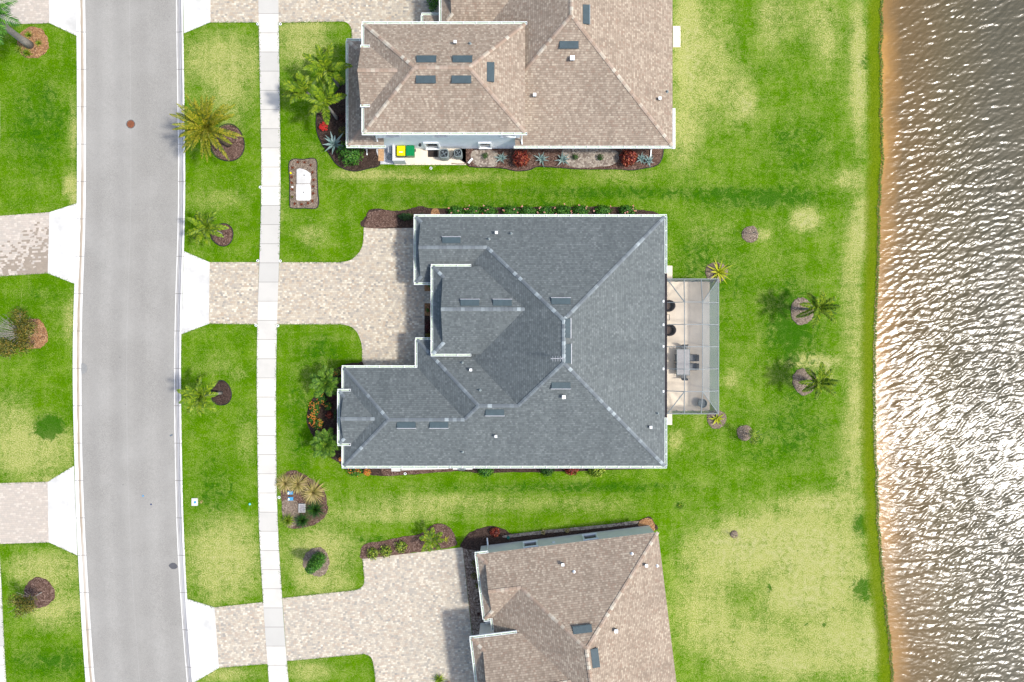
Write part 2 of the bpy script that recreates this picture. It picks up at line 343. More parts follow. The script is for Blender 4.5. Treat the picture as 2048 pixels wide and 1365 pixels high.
# lawn: the blades' own colour, lush or dry, comes from painted vertex maps, plus one painted cast shadow
def mk_lawn():
    m = NT('lawn', 1.0, .0); v = m.pos()
    dry = m.attr('dry'); deep = m.attr('deep'); bank = m.attr('bank')
    ns = m.noise(m.mapping(v, (1.1, .16, 1)), 1.0, 4, .6); ns2 = m.noise(m.mapping(v, (.16, 1.1, 1)), 1.0, 4, .6)
    n1 = m.noise(v, .55, 5, .6); n2 = m.noise(v, 2.3, 4, .65); n3 = m.noise(v, 11, 3, .7); n4 = m.noise(v, 30, 2, .7)
    sb = lambda q, a: m.math('MULTIPLY', m.math('SUBTRACT', q, .5), a)
    g = m.mix(m.mr(n3, .3, .7), (.022, .092, .0006, 1), (.105, .23, .0012, 1))
    g = m.mix(m.mr(n1, .35, .65, 0, .45), g, (.14, .265, .002, 1))
    lush_or_shade = m.math('MULTIPLY', m.mr(m.math('ADD', deep, sb(n1, .25)), .06, .5), .65); g = m.mix(lush_or_shade, g, m.mix(m.mr(n3, .3, .7), (.012, .068, .0005, 1), (.045, .15, .001, 1)))
    y = m.mix(m.mr(n3, .32, .68), (.19, .26, .014, 1), (.52, .47, .21, 1))
    sb = lambda q, a: m.math('MULTIPLY', m.math('SUBTRACT', q, .5), a)
    ad = lambda *q: q[0] if len(q) == 1 else m.math('ADD', q[0], ad(*q[1:]))
    amp = m.mr(dry, .15, .7, .45, 1.25)
    k = ad(sb(n1, .75), sb(n2, .9), sb(n3, 1.1), sb(m.noise(v, 4.5, 4, .7), .9), sb(ns, .55), sb(ns2, .45))
    k = m.mr(m.math('ADD', dry, m.math('MULTIPLY', k, amp)), .22, 1.0)
    c = m.mix(k, g, y)
    sp2 = m.math('ADD', m.math('SUBTRACT', dry, .95), m.math('MULTIPLY', m.math('SUBTRACT', n2, .5), 1.0)); c = m.mix(m.mr(sp2, .0, .6), c, (.52, .46, .27, 1))
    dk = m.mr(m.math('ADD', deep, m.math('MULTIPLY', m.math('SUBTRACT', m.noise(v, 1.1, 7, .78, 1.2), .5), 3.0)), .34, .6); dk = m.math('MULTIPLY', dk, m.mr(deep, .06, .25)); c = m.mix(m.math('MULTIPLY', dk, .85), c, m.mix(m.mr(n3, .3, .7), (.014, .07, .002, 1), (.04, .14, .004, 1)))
    vw = m.n('ShaderNodeTexVoronoi'); m.l(v, vw.inputs['Vector']); vw.inputs['Scale'].default_value = .8
    wd = m.math('LESS_THAN', m.math('ADD', vw.outputs['Distance'], m.math('MULTIPLY', n2, .25)), .19); c = m.mix(m.math('MULTIPLY', wd, .5), c, (.02, .10, .002, 1))
    bk = m.mix(m.mr(n3, .3, .7), (.055, .095, .002, 1), (.16, .20, .006, 1)); c = m.mix(bank, c, bk)
    c = m.mix(m.mr(n4, .32, .68, .0, .5), c, (.014, .042, .001, 1)); m.color(c)
    m.normal(m.bump(n3, .9, .06, m.bump(n4, .6, .03))); return m.m
LAWN = mk_lawn()

def mk_water():
    m = NT('lake water', .20, .7); v = m.pos(); d = m.attr('depth')
    wv = m.math('ADD', d, m.math('MULTIPLY', m.math('SUBTRACT', m.noise(m.mapping(v, (.4, .25, 1)), 1.0, 4), .5), 2.6))
    c = m.ramp(m.mr(wv, -.3, 9.5), [(0, (.34, .18, .045, 1)), (.06, (.22, .12, .034, 1)), (.22, (.105, .068, .026, 1)), (.62, (.078, .062, .030, 1)), (1, (.062, .055, .033, 1))])
    m.color(c); m.p.inputs['IOR'].default_value = 1.33; m.p.inputs['Specular IOR Level'].default_value = .5
    r = m.mapping(v, (.55, 1.5, 1), (0, 0, R(-24)))
    h1 = m.noise(r, 2.6, 3, .6, .6); h2 = m.noise(m.mapping(v, (.8, 1.4, 1), (0, 0, R(-24))), 9.5, 3, .65, .3)
    m.normal(m.bump(h1, 1.0, .02)); return m.m
WATER = mk_water()

# ------------------------------------------------------------------ ground: shore, lawn, water
SY = [(-2200, 1790), (-400, 1770), (0, 1766), (60, 1766.5), (100, 1764.5), (160, 1766), (230, 1764), (300, 1768), (341, 1766.5), (400, 1761), (500, 1759), (600, 1756), (682, 1752.5), (750, 1751), (850, 1752), (900, 1754), (960, 1757), (1023, 1757), (1100, 1763), (1180, 1771), (1300, 1783), (1364, 1787), (1700, 1810), (3500, 1840)]
_sy = np.array([(682.5 - y) * H / F for y, x in SY][::-1]); _sx = np.array([(x - 1024) * H / F for y, x in SY][::-1])
def shore(Y): return np.interp(Y, _sy, _sx) + 0.05 * np.sin(Y * .83) * np.sin(Y * 1.37 + 2) + 0.035 * np.sin(Y * 3.1 + 2 * np.sin(Y * .7)) + .02 * np.sin(Y * 7.7 + 3 * np.sin(Y * 1.1))
def axis(a, b, step, far, n):
    g = np.linspace(0, 1, n + 1)[1:] ** 2.2
    core = np.arange(a, b + 1e-6, step)
    return np.concatenate([(a - (far) * g)[::-1], core, b + far * g])
def grid(name, X, Y, Z, mat, attrs, kind):
    ny, nx = X.shape; me = bpy.data.meshes.new(name)
    me.vertices.add(nx * ny); me.vertices.foreach_set('co', np.stack([X, Y, Z], -1).astype(np.float32).ravel())
    i = np.arange((ny - 1) * nx).reshape(ny - 1, nx)[:, :-1].ravel()
    q = np.stack([i, i + 1, i + nx + 1, i + nx], -1)
    me.loops.add(q.size); me.loops.foreach_set('vertex_index', q.ravel().astype(np.int32))
    me.polygons.add(len(q)); me.polygons.foreach_set('loop_start', (np.arange(len(q)) * 4).astype(np.int32))
    me.polygons.foreach_set('use_smooth', np.ones(len(q), bool))
    me.update(calc_edges=True)
    for k, a in attrs.items():
        t = me.attributes.new(k, 'FLOAT', 'POINT'); t.data.foreach_set('value', a.astype(np.float32).ravel())
    me.materials.append(mat); o = bpy.data.objects.new(name, me); C.objects.link(o); tag(o, kind=kind); return o

S0 = 31.0
sx = np.concatenate([-44 - 500 * (np.linspace(0, 1, 22)[1:] ** 2.2)[::-1], np.arange(-44, 31.01, .35), np.array([31.3, 31.8, 32.5, 34, 37, 45, 60, 120, 300, 700])])
sy = axis(-30, 30, .35, 520, 20)
SX, SYg = np.meshgrid(sx, sy); sh = shore(SYg)
wgt = np.clip((SX - (S0 - 14)) / 10, 0, 1); LX = SX + (sh - S0) * wgt
dS = LX - sh
LZ = np.where(dS < -1.3, 0, np.where(dS < 0, -.32 * (1 - np.clip(-dS / 1.3, 0, 1)) ** 1.2, -.32 - .18 * np.clip(dS, 0, 12)))
PXg = 1024 + LX * F / H; PYg = 682.5 - SYg * F / H
DRY = [(445, 120, 75, 50, .55), (455, 200, 45, 60, .35), (610, 90, 50, 45, .5), (600, 55, 60, 12, .3), (450, 1120, 70, 80, .7), (640, 1100, 70, 45, .5), (640, 1165, 60, 30, .5),
  (60, 900, 90, 50, .55), (20, 830, 40, 40, .3), (90, 1140, 70, 35, .55), (110, 1215, 60, 40, .5), (140, 640, 14, 40, .35), (148, 260, 9, 60, .4), (143, 375, 14, 22, .9), (150, 400, 6, 15, .5),
  (1375, 70, 25, 120, .55), (1400, 130, 60, 110, .45), (1365, 270, 30, 60, .45), (1480, 200, 30, 60, .3), (1495, 210, 14, 20, .6), (1545, 40, 30, 60, .35), (1620, 40, 40, 50, .25), (1715, 120, 16, 130, .55), (1722, 200, 13, 130, .3), (1655, 60, 25, 80, .3),
  (1720, 460, 22, 60, .75), (1700, 360, 30, 20, .4), (1610, 440, 26, 20, 1.1), (1700, 560, 20, 60, .4), (1710, 660, 24, 60, .35), (1628, 724, 45, 13, 1.0), (1655, 750, 12, 25, .5), (1715, 790, 22, 70, .45), (1705, 880, 24, 60, .4), (1700, 960, 30, 30, .4),
  (1660, 1010, 90, 22, .55), (1560, 1080, 120, 60, .6), (1640, 1150, 100, 90, .75), (1590, 1200, 60, 25, .6), (1440, 1120, 80, 60, .5), (1400, 1230, 60, 70, .45), (1500, 1290, 90, 60, .5), (1680, 1290, 70, 60, .65), (1580, 1330, 50, 30, .6), (1740, 1290, 18, 70, .6), (1590, 1190, 18, 10, .7),
  (760, 350, 60, 10, .4), (900, 355, 120, 8, .35), (1250, 350, 60, 20, .25), (1360, 620, 15, 30, .15), (1460, 760, 15, 15, .35), (1350, 880, 16, 20, .4), (1400, 800, 10, 60, .2), (560, 400, 14, 40, .15), (625, 470, 30, 20, .3), (690, 350, 30, 12, .3),
  (900, 1005, 200, 18, .35), (1180, 1010, 80, 16, .2), (760, 1030, 140, 14, .35), (430, 730, 40, 25, .12), (480, 750, 15, 10, .35), (490, 880, 15, 60, .15), (620, 1340, 40, 25, .35), (450, 1350, 60, 15, .4), (430, 400, 60, 20, .15), (1420, 470, 40, 20, .1), (1523, 470, 18, 10, .5), (1475, 1085, 45, 30, .35), (95, 960, 40, 8, .4)]
DEEP = [(98, 856, 31, 24, 1.1), (1722, 1050, 20, 24, .75), (1726, 1180, 22, 26, .8), (1541, 1178, 9, 11, .7), (1730, 125, 13, 28, .5), (745, 1080, 34, 12, .4), (1360, 1012, 13, 10, .5), (80, 250, 70, 110, .42), (80, 600, 60, 40, .25), (640, 700, 50, 40, .35), (600, 850, 30, 120, .4), (430, 960, 50, 60, .35), (1450, 560, 70, 160, .25), (1560, 880, 130, 70, .3), (1600, 300, 90, 90, .3), (1380, 520, 40, 70, .3), (1100, 975, 330, 14, .35), (800, 395, 120, 12, .3), (100, 1325, 110, 40, .45), (70, 1085, 40, 12, .4), (1600, 700, 60, 150, .35), (1250, 385, 300, 14, .45), (1530, 400, 140, 22, .45), (1570, 640, 50, 90, .35), (1000, 410, 200, 10, .4), (620, 280, 40, 40, .2), (1200, 975, 150, 10, .2), (430, 1010, 60, 25, .18), (1560, 30, 40, 40, .2), (1450, 1175, 3, 3, .6), (1610, 1250, 4, 4, .8), (1648, 1250, 5, 5, .8), (1705, 1097, 4, 3, .9), (1690, 1110, 10, 10, .2)]  # wide bottom-left blob paints a cast shadow into the grass colour
def blobs(L, base):
    a = np.full(PXg.shape, base)
    for x, y, rx, ry, s in L: a += s * np.exp(-(((PXg - x) / rx) ** 2 + ((PYg - y) / ry) ** 2) ** 1.3)
    return a
dryA = blobs(DRY, .27)
dryA = .27 + (dryA - .27) * 1.3
dryA = np.where(dryA > .55, .55 + .42 * np.tanh((dryA - .55) / .42), dryA)
dryA = np.where(PXg > 1340, dryA + .04, dryA)
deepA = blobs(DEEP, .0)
bankA = np.clip((dS + 1.45) / .45, 0, 1)
lawn = grid('lawn', LX, SYg, LZ, LAWN, {'dry': dryA, 'deep': deepA, 'bank': bankA * .9}, 'structure')

# water: directional wind waves, crests climbing to the right
wx = np.concatenate([np.array([-2.5]), np.arange(-.6, 16.0, .062), 16 + 684 * (np.linspace(0, 1, 40)[1:] ** 2.6)])
wy = axis(-31, 31, .066, 520, 36)
WX0, WY = np.meshgrid(wx, wy); WX = WX0 + shore(WY); D = WX - shore(WY)
Z = np.zeros_like(WX)
for i in range(150):
    lam = .23 * (3.6 ** rng.random()); th = R(114) + rng.normal(0, .36); ph = rng.random() * 6.283; amp = .0015 * lam ** .95
    k = 2 * np.pi / lam; q = WX * np.cos(th) + WY * np.sin(th) + .18 * np.sin(WX * .9 + i) + .12 * np.sin(WY * .7 + 2 * i)
    Z += amp * np.sin(k * q + ph)
for i in range(22):
    lam = .9 + 1.1 * rng.random(); th = R(110) + rng.normal(0, .25); k = 2 * np.pi / lam
    Z += .0008 * lam * np.sin(k * (WX * np.cos(th) + WY * np.sin(th) + .15 * np.sin(WX * .5 + i)) + rng.random() * 6.283)
g1 = .8 + .3 * np.sin(WX * .35 + WY * .22 + 1) * np.sin(WY * .19 - WX * .12)
fade = np.clip((D + .2) / 2.2, .12, 1) * np.where(D > 17, 0, 1) * np.where(np.abs(WY) > 31.5, 0, 1)
Z = Z + 6.0 * np.maximum(Z, 0) ** 2
Z = -.30 + Z * g1 * fade * 2.2
water = grid('lake_water', WX, WY, Z, WATER, {'depth': D}, 'structure')

# ------------------------------------------------------------------ road, curbs, sidewalk
def edge(tab):
    ys = np.array([t[0] for t in tab], float); xs = np.array([t[1] for t in tab], float)
    c = np.polyfit(ys[-3:], xs[-3:], 1)
    def f(y):
        y = np.asarray(y, float); r = np.interp(y, ys, xs)
        r = np.where(y > ys[-1], xs[-1] + (y - ys[-1]) * c[0], r)
        return r
    def sm(y): return sum(f(np.asarray(y, float) + d) for d in (-60, -30, 0, 30, 60)) / 5
    return sm
RL = edge([(-200, 168), (0, 170), (100, 172), (341, 172), (450, 171), (600, 165), (682, 163), (800, 163), (900, 164), (1023, 168), (1100, 172), (1200, 178), (1300, 184.5), (1365, 189.5), (1450, 197)])
RR = edge([(-200, 351), (0, 352), (341, 357), (450, 356), (600, 350.5), (682, 349), (800, 348), (1023, 352), (1100, 355), (1200, 361), (1300, 368.5), (1365, 374), (1450, 382)])
CLo = edge([(-200, 151), (0, 152.5), (100, 154.5), (341, 155), (450, 154), (560, 150), (682, 146), (800, 146.5), (1023, 152.5), (1200, 161), (1300, 167), (1365, 172), (1450, 179)])
CRo = edge([(-200, 365), (0, 366), (341, 371), (450, 370), (600, 364), (682, 362), (800, 362), (1023, 366), (1200, 374), (1300, 381.5), (1365, 387.5), (1450, 395)])
WL = edge([(-200, 515), (0, 517), (341, 523.5), (450, 522), (525, 519), (682, 514), (800, 514), (1023, 517), (1100, 520), (1200, 526.5), (1300, 533), (1365, 538.5), (1450, 545)])
WR = edge([(-200, 556), (0, 557), (341, 561.5), (450, 560.5), (525, 558.5), (682, 553), (800, 551.5), (1023, 554), (1100, 558), (1200, 564.5), (1300, 571.5), (1365, 577.5), (1450, 585)])
YS = np.concatenate([[-3000, -1500, -700], np.arange(-200, 1700, 22), [2300, 3000]])
def strip(name, fa, fb, prof, mat, ys=YS, label=None):
    """sheet between two edge curves; prof = [(fraction across, height), ...]"""
    bm = bmesh.new(); uvl = bm.loops.layers.uv.new('UV'); rows = []; L = 0; prev = None; info = {}
    for y in ys:
        a = G(float(fa(y)), y); b = G(float(fb(y)), y); r = []
        if prev is not None: L += (a - prev).length
        prev = a
        for t, z in prof:
            p = a.lerp(b, t); v = bm.verts.new((p.x, p.y, z)); info[v] = (t, L); r.append(v)
        rows.append(r)
    for i in range(len(rows) - 1):
        for k in range(len(prof) - 1):
            f = bm.faces.new((rows[i][k], rows[i + 1][k], rows[i + 1][k + 1], rows[i][k + 1]))
            for lp in f.loops: lp[uvl].uv = info[lp.vert]
    return tag(new_obj(name, bm, mat), kind='structure')
strip('road', RL, RR, [(-.01, .008), (.25, .025), (.5, .04), (.75, .025), (1.01, .008)], ASPHALT)
strip('curb', CLo, RL, [(0, -.1), (0, .055), (.3, .075), (.5, .03), (.7, .005), (.98, .016), (1, .016), (1, -.1)], CURB_L)
strip('curb', RR, CRo, [(0, -.1), (0, .016), (.3, .005), (.5, .03), (.7, .075), (1, .055), (1, -.1)], CURB_R)
strip('sidewalk', WL, WR, [(0, -.1), (0, .045), (1, .045), (1, -.1)], WALK)
SWL = edge([(-200, -12), (100, -3), (250, 1), (300, 0), (500, -12), (700, -16), (1000, -8), (1130, 1), (1200, 4.5), (1300, 8.5), (1365, 12.5), (1450, 19)])
strip('sidewalk', lambda y: SWL(y) - 38, SWL, [(0, -.1), (0, .045), (1, .045), (1, -.1)], WALK)

def st(name, pts, z, mat, thick=.12):
    return tag(slab(name, wpx(pts), z, mat, thick), kind='structure')
# driveway aprons
for pts in ([(366, -40), (421, -40), (421, 45), (368.5, 67)], [(368.5, 503), (419.5, 525), (418, 648), (362.5, 669)], [(374.5, 1198), (429, 1215), (438, 1336), (387, 1366)],
            [(97, -40), (153, -40), (154.5, 73), (99.5, 47)], [(154.5, 407), (99.5, 425), (96, 547), (149.5, 568)], [(148, 932), (96, 964), (98, 1085), (155, 1111)]):
    st('driveway_apron', pts, .034, CONC)
# paver driveways
st('driveway', [(419.5, 525), (518, 525), (515, 649), (418, 648)], .024, PAV_M)
st('driveway', [(559, 525)] + [tuple(p) for p in catmull([(680, 525), (700, 521), (716, 508), (725, 492), (727.5, 470)], 5, False)] + [(727.5, 455.5), (870, 455.5), (870, 733), (724.5, 733)] +
   [tuple(p) for p in catmull([(724.5, 700), (722, 684), (714, 665), (700, 653), (680, 649)], 5, False)] + [(554, 649)], .024, PAV_M)
st('driveway', [(421, -60), (517, -60), (518, 45.5), (421, 45.5)], .024, PAV_M)
st('driveway', [(557, -60), (890, -60), (890, 84), (703.5, 84)] + [tuple(p) for p in catmull([(703.5, 62), (700, 52), (692, 45), (680, 43.5)], 4, False)] + [(557.5, 46)], .024, PAV_M)
st('driveway', [(429, 1215), (527, 1204.5), (535, 1328), (438, 1336)], .024, PAV_B)
st('driveway', [(565, 1196.5), (712, 1180.5)] + [tuple(p) for p in catmull([(718, 1178), (726, 1172), (729, 1160), (727, 1140)], 4, False)] + [(725, 1118), (925, 1095), (948, 1310), (960, 1400), (990, 1500), (765, 1500)] +
   [tuple(p) for p in catmull([(751, 1365), (748, 1335), (742, 1315), (728, 1308)], 4, False)] + [(574, 1322.5)], .024, PAV_B)
def dirt_drive(pts, fn):
    bm = bmesh.new(); n = 40; P = [Vector(p) for p in pts]; vs = []
    lay = bm.verts.layers.float.new('dirt')
    for j in range(n + 1):
        r = []
        for i in range(n + 1):
            a = P[0].lerp(P[1], i / n); b = P[3].lerp(P[2], i / n); p = a.lerp(b, j / n); g = G(p.x, p.y, 0); v = bm.verts.new((g.x, g.y, .024)); v[lay] = fn(i / n, j / n); r.append(v)
        vs.append(r)
    for j in range(n):
        for i in range(n): bm.faces.new((vs[j][i], vs[j + 1][i], vs[j + 1][i + 1], vs[j][i + 1]))
    return tag(new_obj('driveway', bm, PAV_L), kind='structure')
dirt_drive([(-120, -60), (97, -60), (99.5, 47), (-120, 53)], lambda u, v: 0)
dirt_drive([(-120, 441), (99.5, 425), (96, 547), (-120, 561)], lambda u, v: max(0, min(1, (v - .05) * .95 + (u - .75) * 1.1 - .12)))
dirt_drive([(-120, 970), (96, 964), (98, 1085), (-120, 1092)], lambda u, v: .0)

# concrete slabs
for pts, z, mt in (([(1346, 53), (1361, 53), (1361, 95), (1346, 95)], .05, BEIGE), ([(1310, 532), (1344.5, 532), (1344.5, 566), (1310, 566)], .05, BEIGE), ([(1310, 815), (1344, 815), (1344, 850), (1310, 850)], .05, BEIGE),
                   ([(788, 296), (932, 296), (932, 330.5), (788, 330.5)], .05, BEIGE), ([(728, 296), (788, 296), (788, 329), (728, 329)], .03, ROCKW),
                   ([(782, 915), (803, 915), (801, 943), (783, 943)], .06, CONC), ([(803, 915), (897, 915), (897, 938), (803, 941)], .075, CONC), ([(906, 915), (945, 915), (945, 939.5), (906, 939.5)], .06, CONC)):
    st('concrete_pad' if mt is not ROCKW else 'gravel', pts, z, mt)
st('patio', [(1300, 563.5), (1419, 563.5), (1419, 822), (1300, 822)], .06, BEIGE)
st('gravel', [(925, 1092), (985, 1085), (1010, 1300), (948, 1300)], .03, ROCK_T)


# ------------------------------------------------------------------ grass creeping over the hard edges
def edge_blades():
    bm = bmesh.new(); EL = []
    def fr(f, y0, y1): EL.append([G(float(f(y)), y) for y in np.arange(y0, y1, 12)] + [G(float(f(y1)), y1)])
    for f, segs in ((WL, [(47, 524), (650, 1204), (1330, 1400)]), (WR, [(47, 524), (650, 1196), (1323, 1400)]), (CLo, [(74, 406), (569, 931), (1112, 1400)]), (CRo, [(68, 502), (670, 1197), (1368, 1400)]), (SWL, [(120, 300), (1120, 1400)])):
        for a, b in segs: fr(f, a, b)
    for L in ([(368.5, 67), (421, 45), (518, 45.5)], [(557.5, 46), (680, 43.5), (692, 45), (700, 52), (703.5, 62), (703.5, 84)], [(368.5, 503), (419.5, 525), (518, 525)], [(362.5, 669), (418, 648), (515, 649)], [(559, 525), (680, 525), (700, 521), (716, 508), (725, 492), (727.5, 470), (727.5, 456)],
              [(554, 649), (680, 649), (700, 653), (714, 665), (722, 684), (724.5, 700), (724.5, 726)], [(374.5, 1198), (429, 1215), (527, 1204.5)], [(387, 1366), (438, 1336), (535, 1328)], [(565, 1196.5), (712, 1180.5), (718, 1178), (726, 1172), (729, 1160), (727, 1140), (725, 1119)], [(574, 1322.5), (728, 1308), (742, 1315), (748, 1335), (751, 1365)],
              [(0, 52), (99.5, 47), (154.5, 73)], [(0, 433), (99.5, 425), (154.5, 407)], [(0, 553), (96, 547), (149.5, 568)], [(0, 968), (96, 964), (148, 932)], [(0, 1090), (98, 1085), (155, 1111)], [(788, 330.5), (932, 330.5)], [(1361, 53), (1361, 95)], [(1419, 563), (1419, 822)]):
        EL.append([G(*p) for p in L])
    for P in EL:
        for a, b in zip(P[:-1], P[1:]):
            n = int((b - a).length / .035)
            for k in range(n):
                if mnoise.noise((a + (b - a) * (k / max(n, 1))) * 1.3) < -.25: continue
                p = a.lerp(b, random.random()) + Vector((random.gauss(0, .05), random.gauss(0, .05), .045)); t = random.random() * 6.283; l = random.uniform(.05, .11); d = Vector((math.cos(t) * l, math.sin(t) * l, random.uniform(.0, .04))); s_ = Vector((-math.sin(t), math.cos(t), 0)) * .02
                bm.faces.new([bm.verts.new(q) for q in (p - s_, p + s_, p + d)])
    Y = -30.0
    while Y < 30:
        x = float(shore(Y)) - abs(random.gauss(0, .12)) + .12; t = random.random() * 6.283; l = random.uniform(.06, .16); p = Vector((x, Y, -.27 + random.random() * .04)); d = Vector((math.cos(t) * l, math.sin(t) * l, .05)); s_ = Vector((-math.sin(t), math.cos(t), 0)) * .025
        bm.faces.new([bm.verts.new(q) for q in (p - s_, p + s_, p + d)]); Y += .012
    tag(new_obj('grass', bm, M_leaf('edge grass', [(.03, .10, .002, 1), (.07, .16, .003, 1), (.13, .20, .01, 1)])), 'short grass blades creeping over the pavement and lake edges', 'grass', kind='stuff')
edge_blades()

# ------------------------------------------------------------------ planting beds
def bed(pts, mat, z=.05, edging=False, n=6, ja=.035):
    p = jitter(catmull(wpx(pts), n), ja if not edging else .01)
    bm = bmesh.new(); slab('', [(q.x, q.y) for q in p], z, mat, .1, bmx=bm)
    o = tag(new_obj('planting_bed', bm, mat), kind='structure')
    if edging:
        b2 = bmesh.new(); tube(b2, [(q.x, q.y, z + .01) for q in p + [p[0]]], .035, 5)
        new_obj('edging', b2, EDGING, o)
    return o
def ring(px, py, rpx, mat, edging=False, ex=1.0, ey=1.0):
    c = G(px, py); r = rpx / 23.95; bm = bmesh.new(); n = 40; rings = []
    jit = [1 + (0 if edging else random.uniform(-.05, .05)) + .04 * math.sin(3 * t * 6.283 / n + px) for t in range(n)]
    for f, z in ((1.0, -.03), (.97, .05), (.75, .1), (.4, .12)):
        rings.append([bm.verts.new((c.x + math.cos(t * 6.283 / n) * r * f * jit[t] * ex, c.y + math.sin(t * 6.283 / n) * r * f * jit[t] * ey, z + random.uniform(-.01, .01))) for t in range(n)])
    for q in range(3):
        for t in range(n): bm.faces.new((rings[q][t], rings[q][(t + 1) % n], rings[q + 1][(t + 1) % n], rings[q + 1][t]))
    bm.faces.new(rings[-1])
    o = tag(new_obj('planting_bed', bm, mat), kind='structure')
    if edging:
        b2 = bmesh.new(); tube(b2, [(c.x + math.cos(t * 6.283 / n) * r * 1.02 * jit[t % n] * ex, c.y + math.sin(t * 6.283 / n) * r * 1.02 * jit[t % n] * ey, .06) for t in range(n + 1)], .035, 5); new_obj('edging', b2, EDGING, o)
    return o
ring(456, 287, 33, MULCH_B, True, 1, 1.1); ring(445, 470, 22, MULCH_B, True); ring(443, 787, 21, MULCH_D, True, .95, 1.15)
ring(1604, 623, 25, MULCH_G, ex=.95, ey=1.1); ring(1609, 763, 26, MULCH_G, ex=.95, ey=1.05); ring(1500, 469, 17, MULCH_G); ring(1489, 866, 16, MULCH_G)
ring(1433, 839, 19, MULCH_G, ex=1.05); ring(1433, 545, 21, MULCH_G, ex=1.1, ey=1.0); ring(66, 669, 31, MULCH_O); ring(78, 1186, 31, MULCH_B); ring(66, 86, 32, MULCH_O, ex=1.0, ey=1.0); ring(633, 1124, 28, MULCH_G, ex=.95, ey=1.05); ring(1468, 1069, 8, MULCH_G)
bed([(697, 165), (668, 190), (645, 205), (634, 230), (634, 262), (645, 290), (660, 310), (672, 328), (690, 339), (712, 343), (735, 338), (760, 330), (752, 300), (765, 285), (765, 170)], MULCH_D, .05, True)
bed([(934, 296), (934, 329), (950, 335), (985, 336), (1010, 338), (1035, 343), (1060, 340), (1075, 334), (1100, 335), (1130, 337), (1170, 339), (1235, 339), (1262, 341), (1290, 337), (1310, 333), (1322, 322), (1326, 300), (1310, 294)], MULCH_B, .05, True, 5)
bed([(1125, 300), (1160, 298), (1225, 300), (1238, 315), (1225, 330), (1180, 336), (1140, 334), (1128, 318)], SANDY, .062)
bed([(945, 303), (990, 302), (995, 318), (990, 333), (950, 330)], SANDY, .062)
bed([(733, 456), (733, 432), (738, 422), (750, 418), (765, 419), (790, 422), (812, 420), (830, 415), (845, 413), (862, 417), (900, 417), (1000, 415), (1120, 414), (1230, 414), (1280, 420), (1310, 425), (1318, 433), (1300, 455), (900, 456)], MULCH_D, .05)
bed([(733, 455), (734, 436), (740, 425), (765, 421), (790, 425), (795, 445), (790, 455)], MULCH_B, .058)
bed([(864, 420), (877, 419), (879, 434), (864, 434)], MULCH_O, .062, False, 3)
bed([(727, 726), (715, 726), (700, 727), (685, 732), (665, 742), (645, 765), (630, 790), (618, 815), (614, 845), (625, 870), (640, 890), (652, 905), (665, 918), (680, 927), (690, 938), (740, 950), (770, 952), (830, 949), (905, 942), (960, 946), (1010, 945), (1100, 944), (1160, 942), (1300, 937), (1310, 925), (1000, 915), (720, 915), (727, 760)], MULCH_D, .05, False, 5)
bed([(765, 935), (778, 936), (905, 937), (905, 943), (830, 948), (770, 951)], MULCH_B, .058, False, 4)
bed([(563, 1000), (562, 975), (568, 950), (580, 942), (592, 941), (605, 948), (622, 958), (640, 972), (650, 985), (654, 1005), (656, 1020), (648, 1036), (630, 1049), (600, 1057), (578, 1055), (566, 1040), (566, 1020)], MULCH_B, .05)
bed([(565, 1005), (590, 1000), (600, 1015), (598, 1030), (590, 1052), (570, 1050)], MULCH_G, .062)
bed([(725, 1118), (722, 1105), (724, 1094), (735, 1087), (760, 1083), (800, 1075), (840, 1068), (858, 1056), (872, 1048), (890, 1050), (905, 1062), (911, 1078), (909, 1092), (850, 1102), (780, 1111)], MULCH_B, .05)
bed([(926, 1096), (928, 1080), (940, 1066), (960, 1057), (985, 1052), (1010, 1060), (1030, 1068), (1100, 1062), (1200, 1050), (1270, 1042), (1297, 1034), (1308, 1045), (1308, 1062), (1200, 1085), (1000, 1100)], MULCH_D, .05, False, 5)
bed([(1275, 1046), (1297, 1036), (1308, 1046), (1308, 1062), (1290, 1062)], MULCH_O, .06, False, 4)
bed([(1015, 1070), (1100, 1060), (1200, 1050), (1270, 1043), (1270, 1049), (1200, 1056), (1100, 1066), (1015, 1076)], SANDY, .06, False, 4)
slabp = lambda pts, z, mat: st('planting_bed', pts, z, mat)
slabp([(849, 567), (880, 567), (880, 583), (849, 583)], .05, MULCH_O)
slabp([(849, 607), (880, 607), (880, 682), (849, 682)], .05, MULCH_D)
slabp([(849, 607), (880, 607), (880, 632), (849, 632)], .056, MULCH_O)
o = bed([(580, 323), (606, 319.5), (632, 319.5), (634.5, 350), (636, 380), (636, 415), (610, 417), (586, 417), (580, 410), (580, 365)], MULCH_G, .05, True, 4)

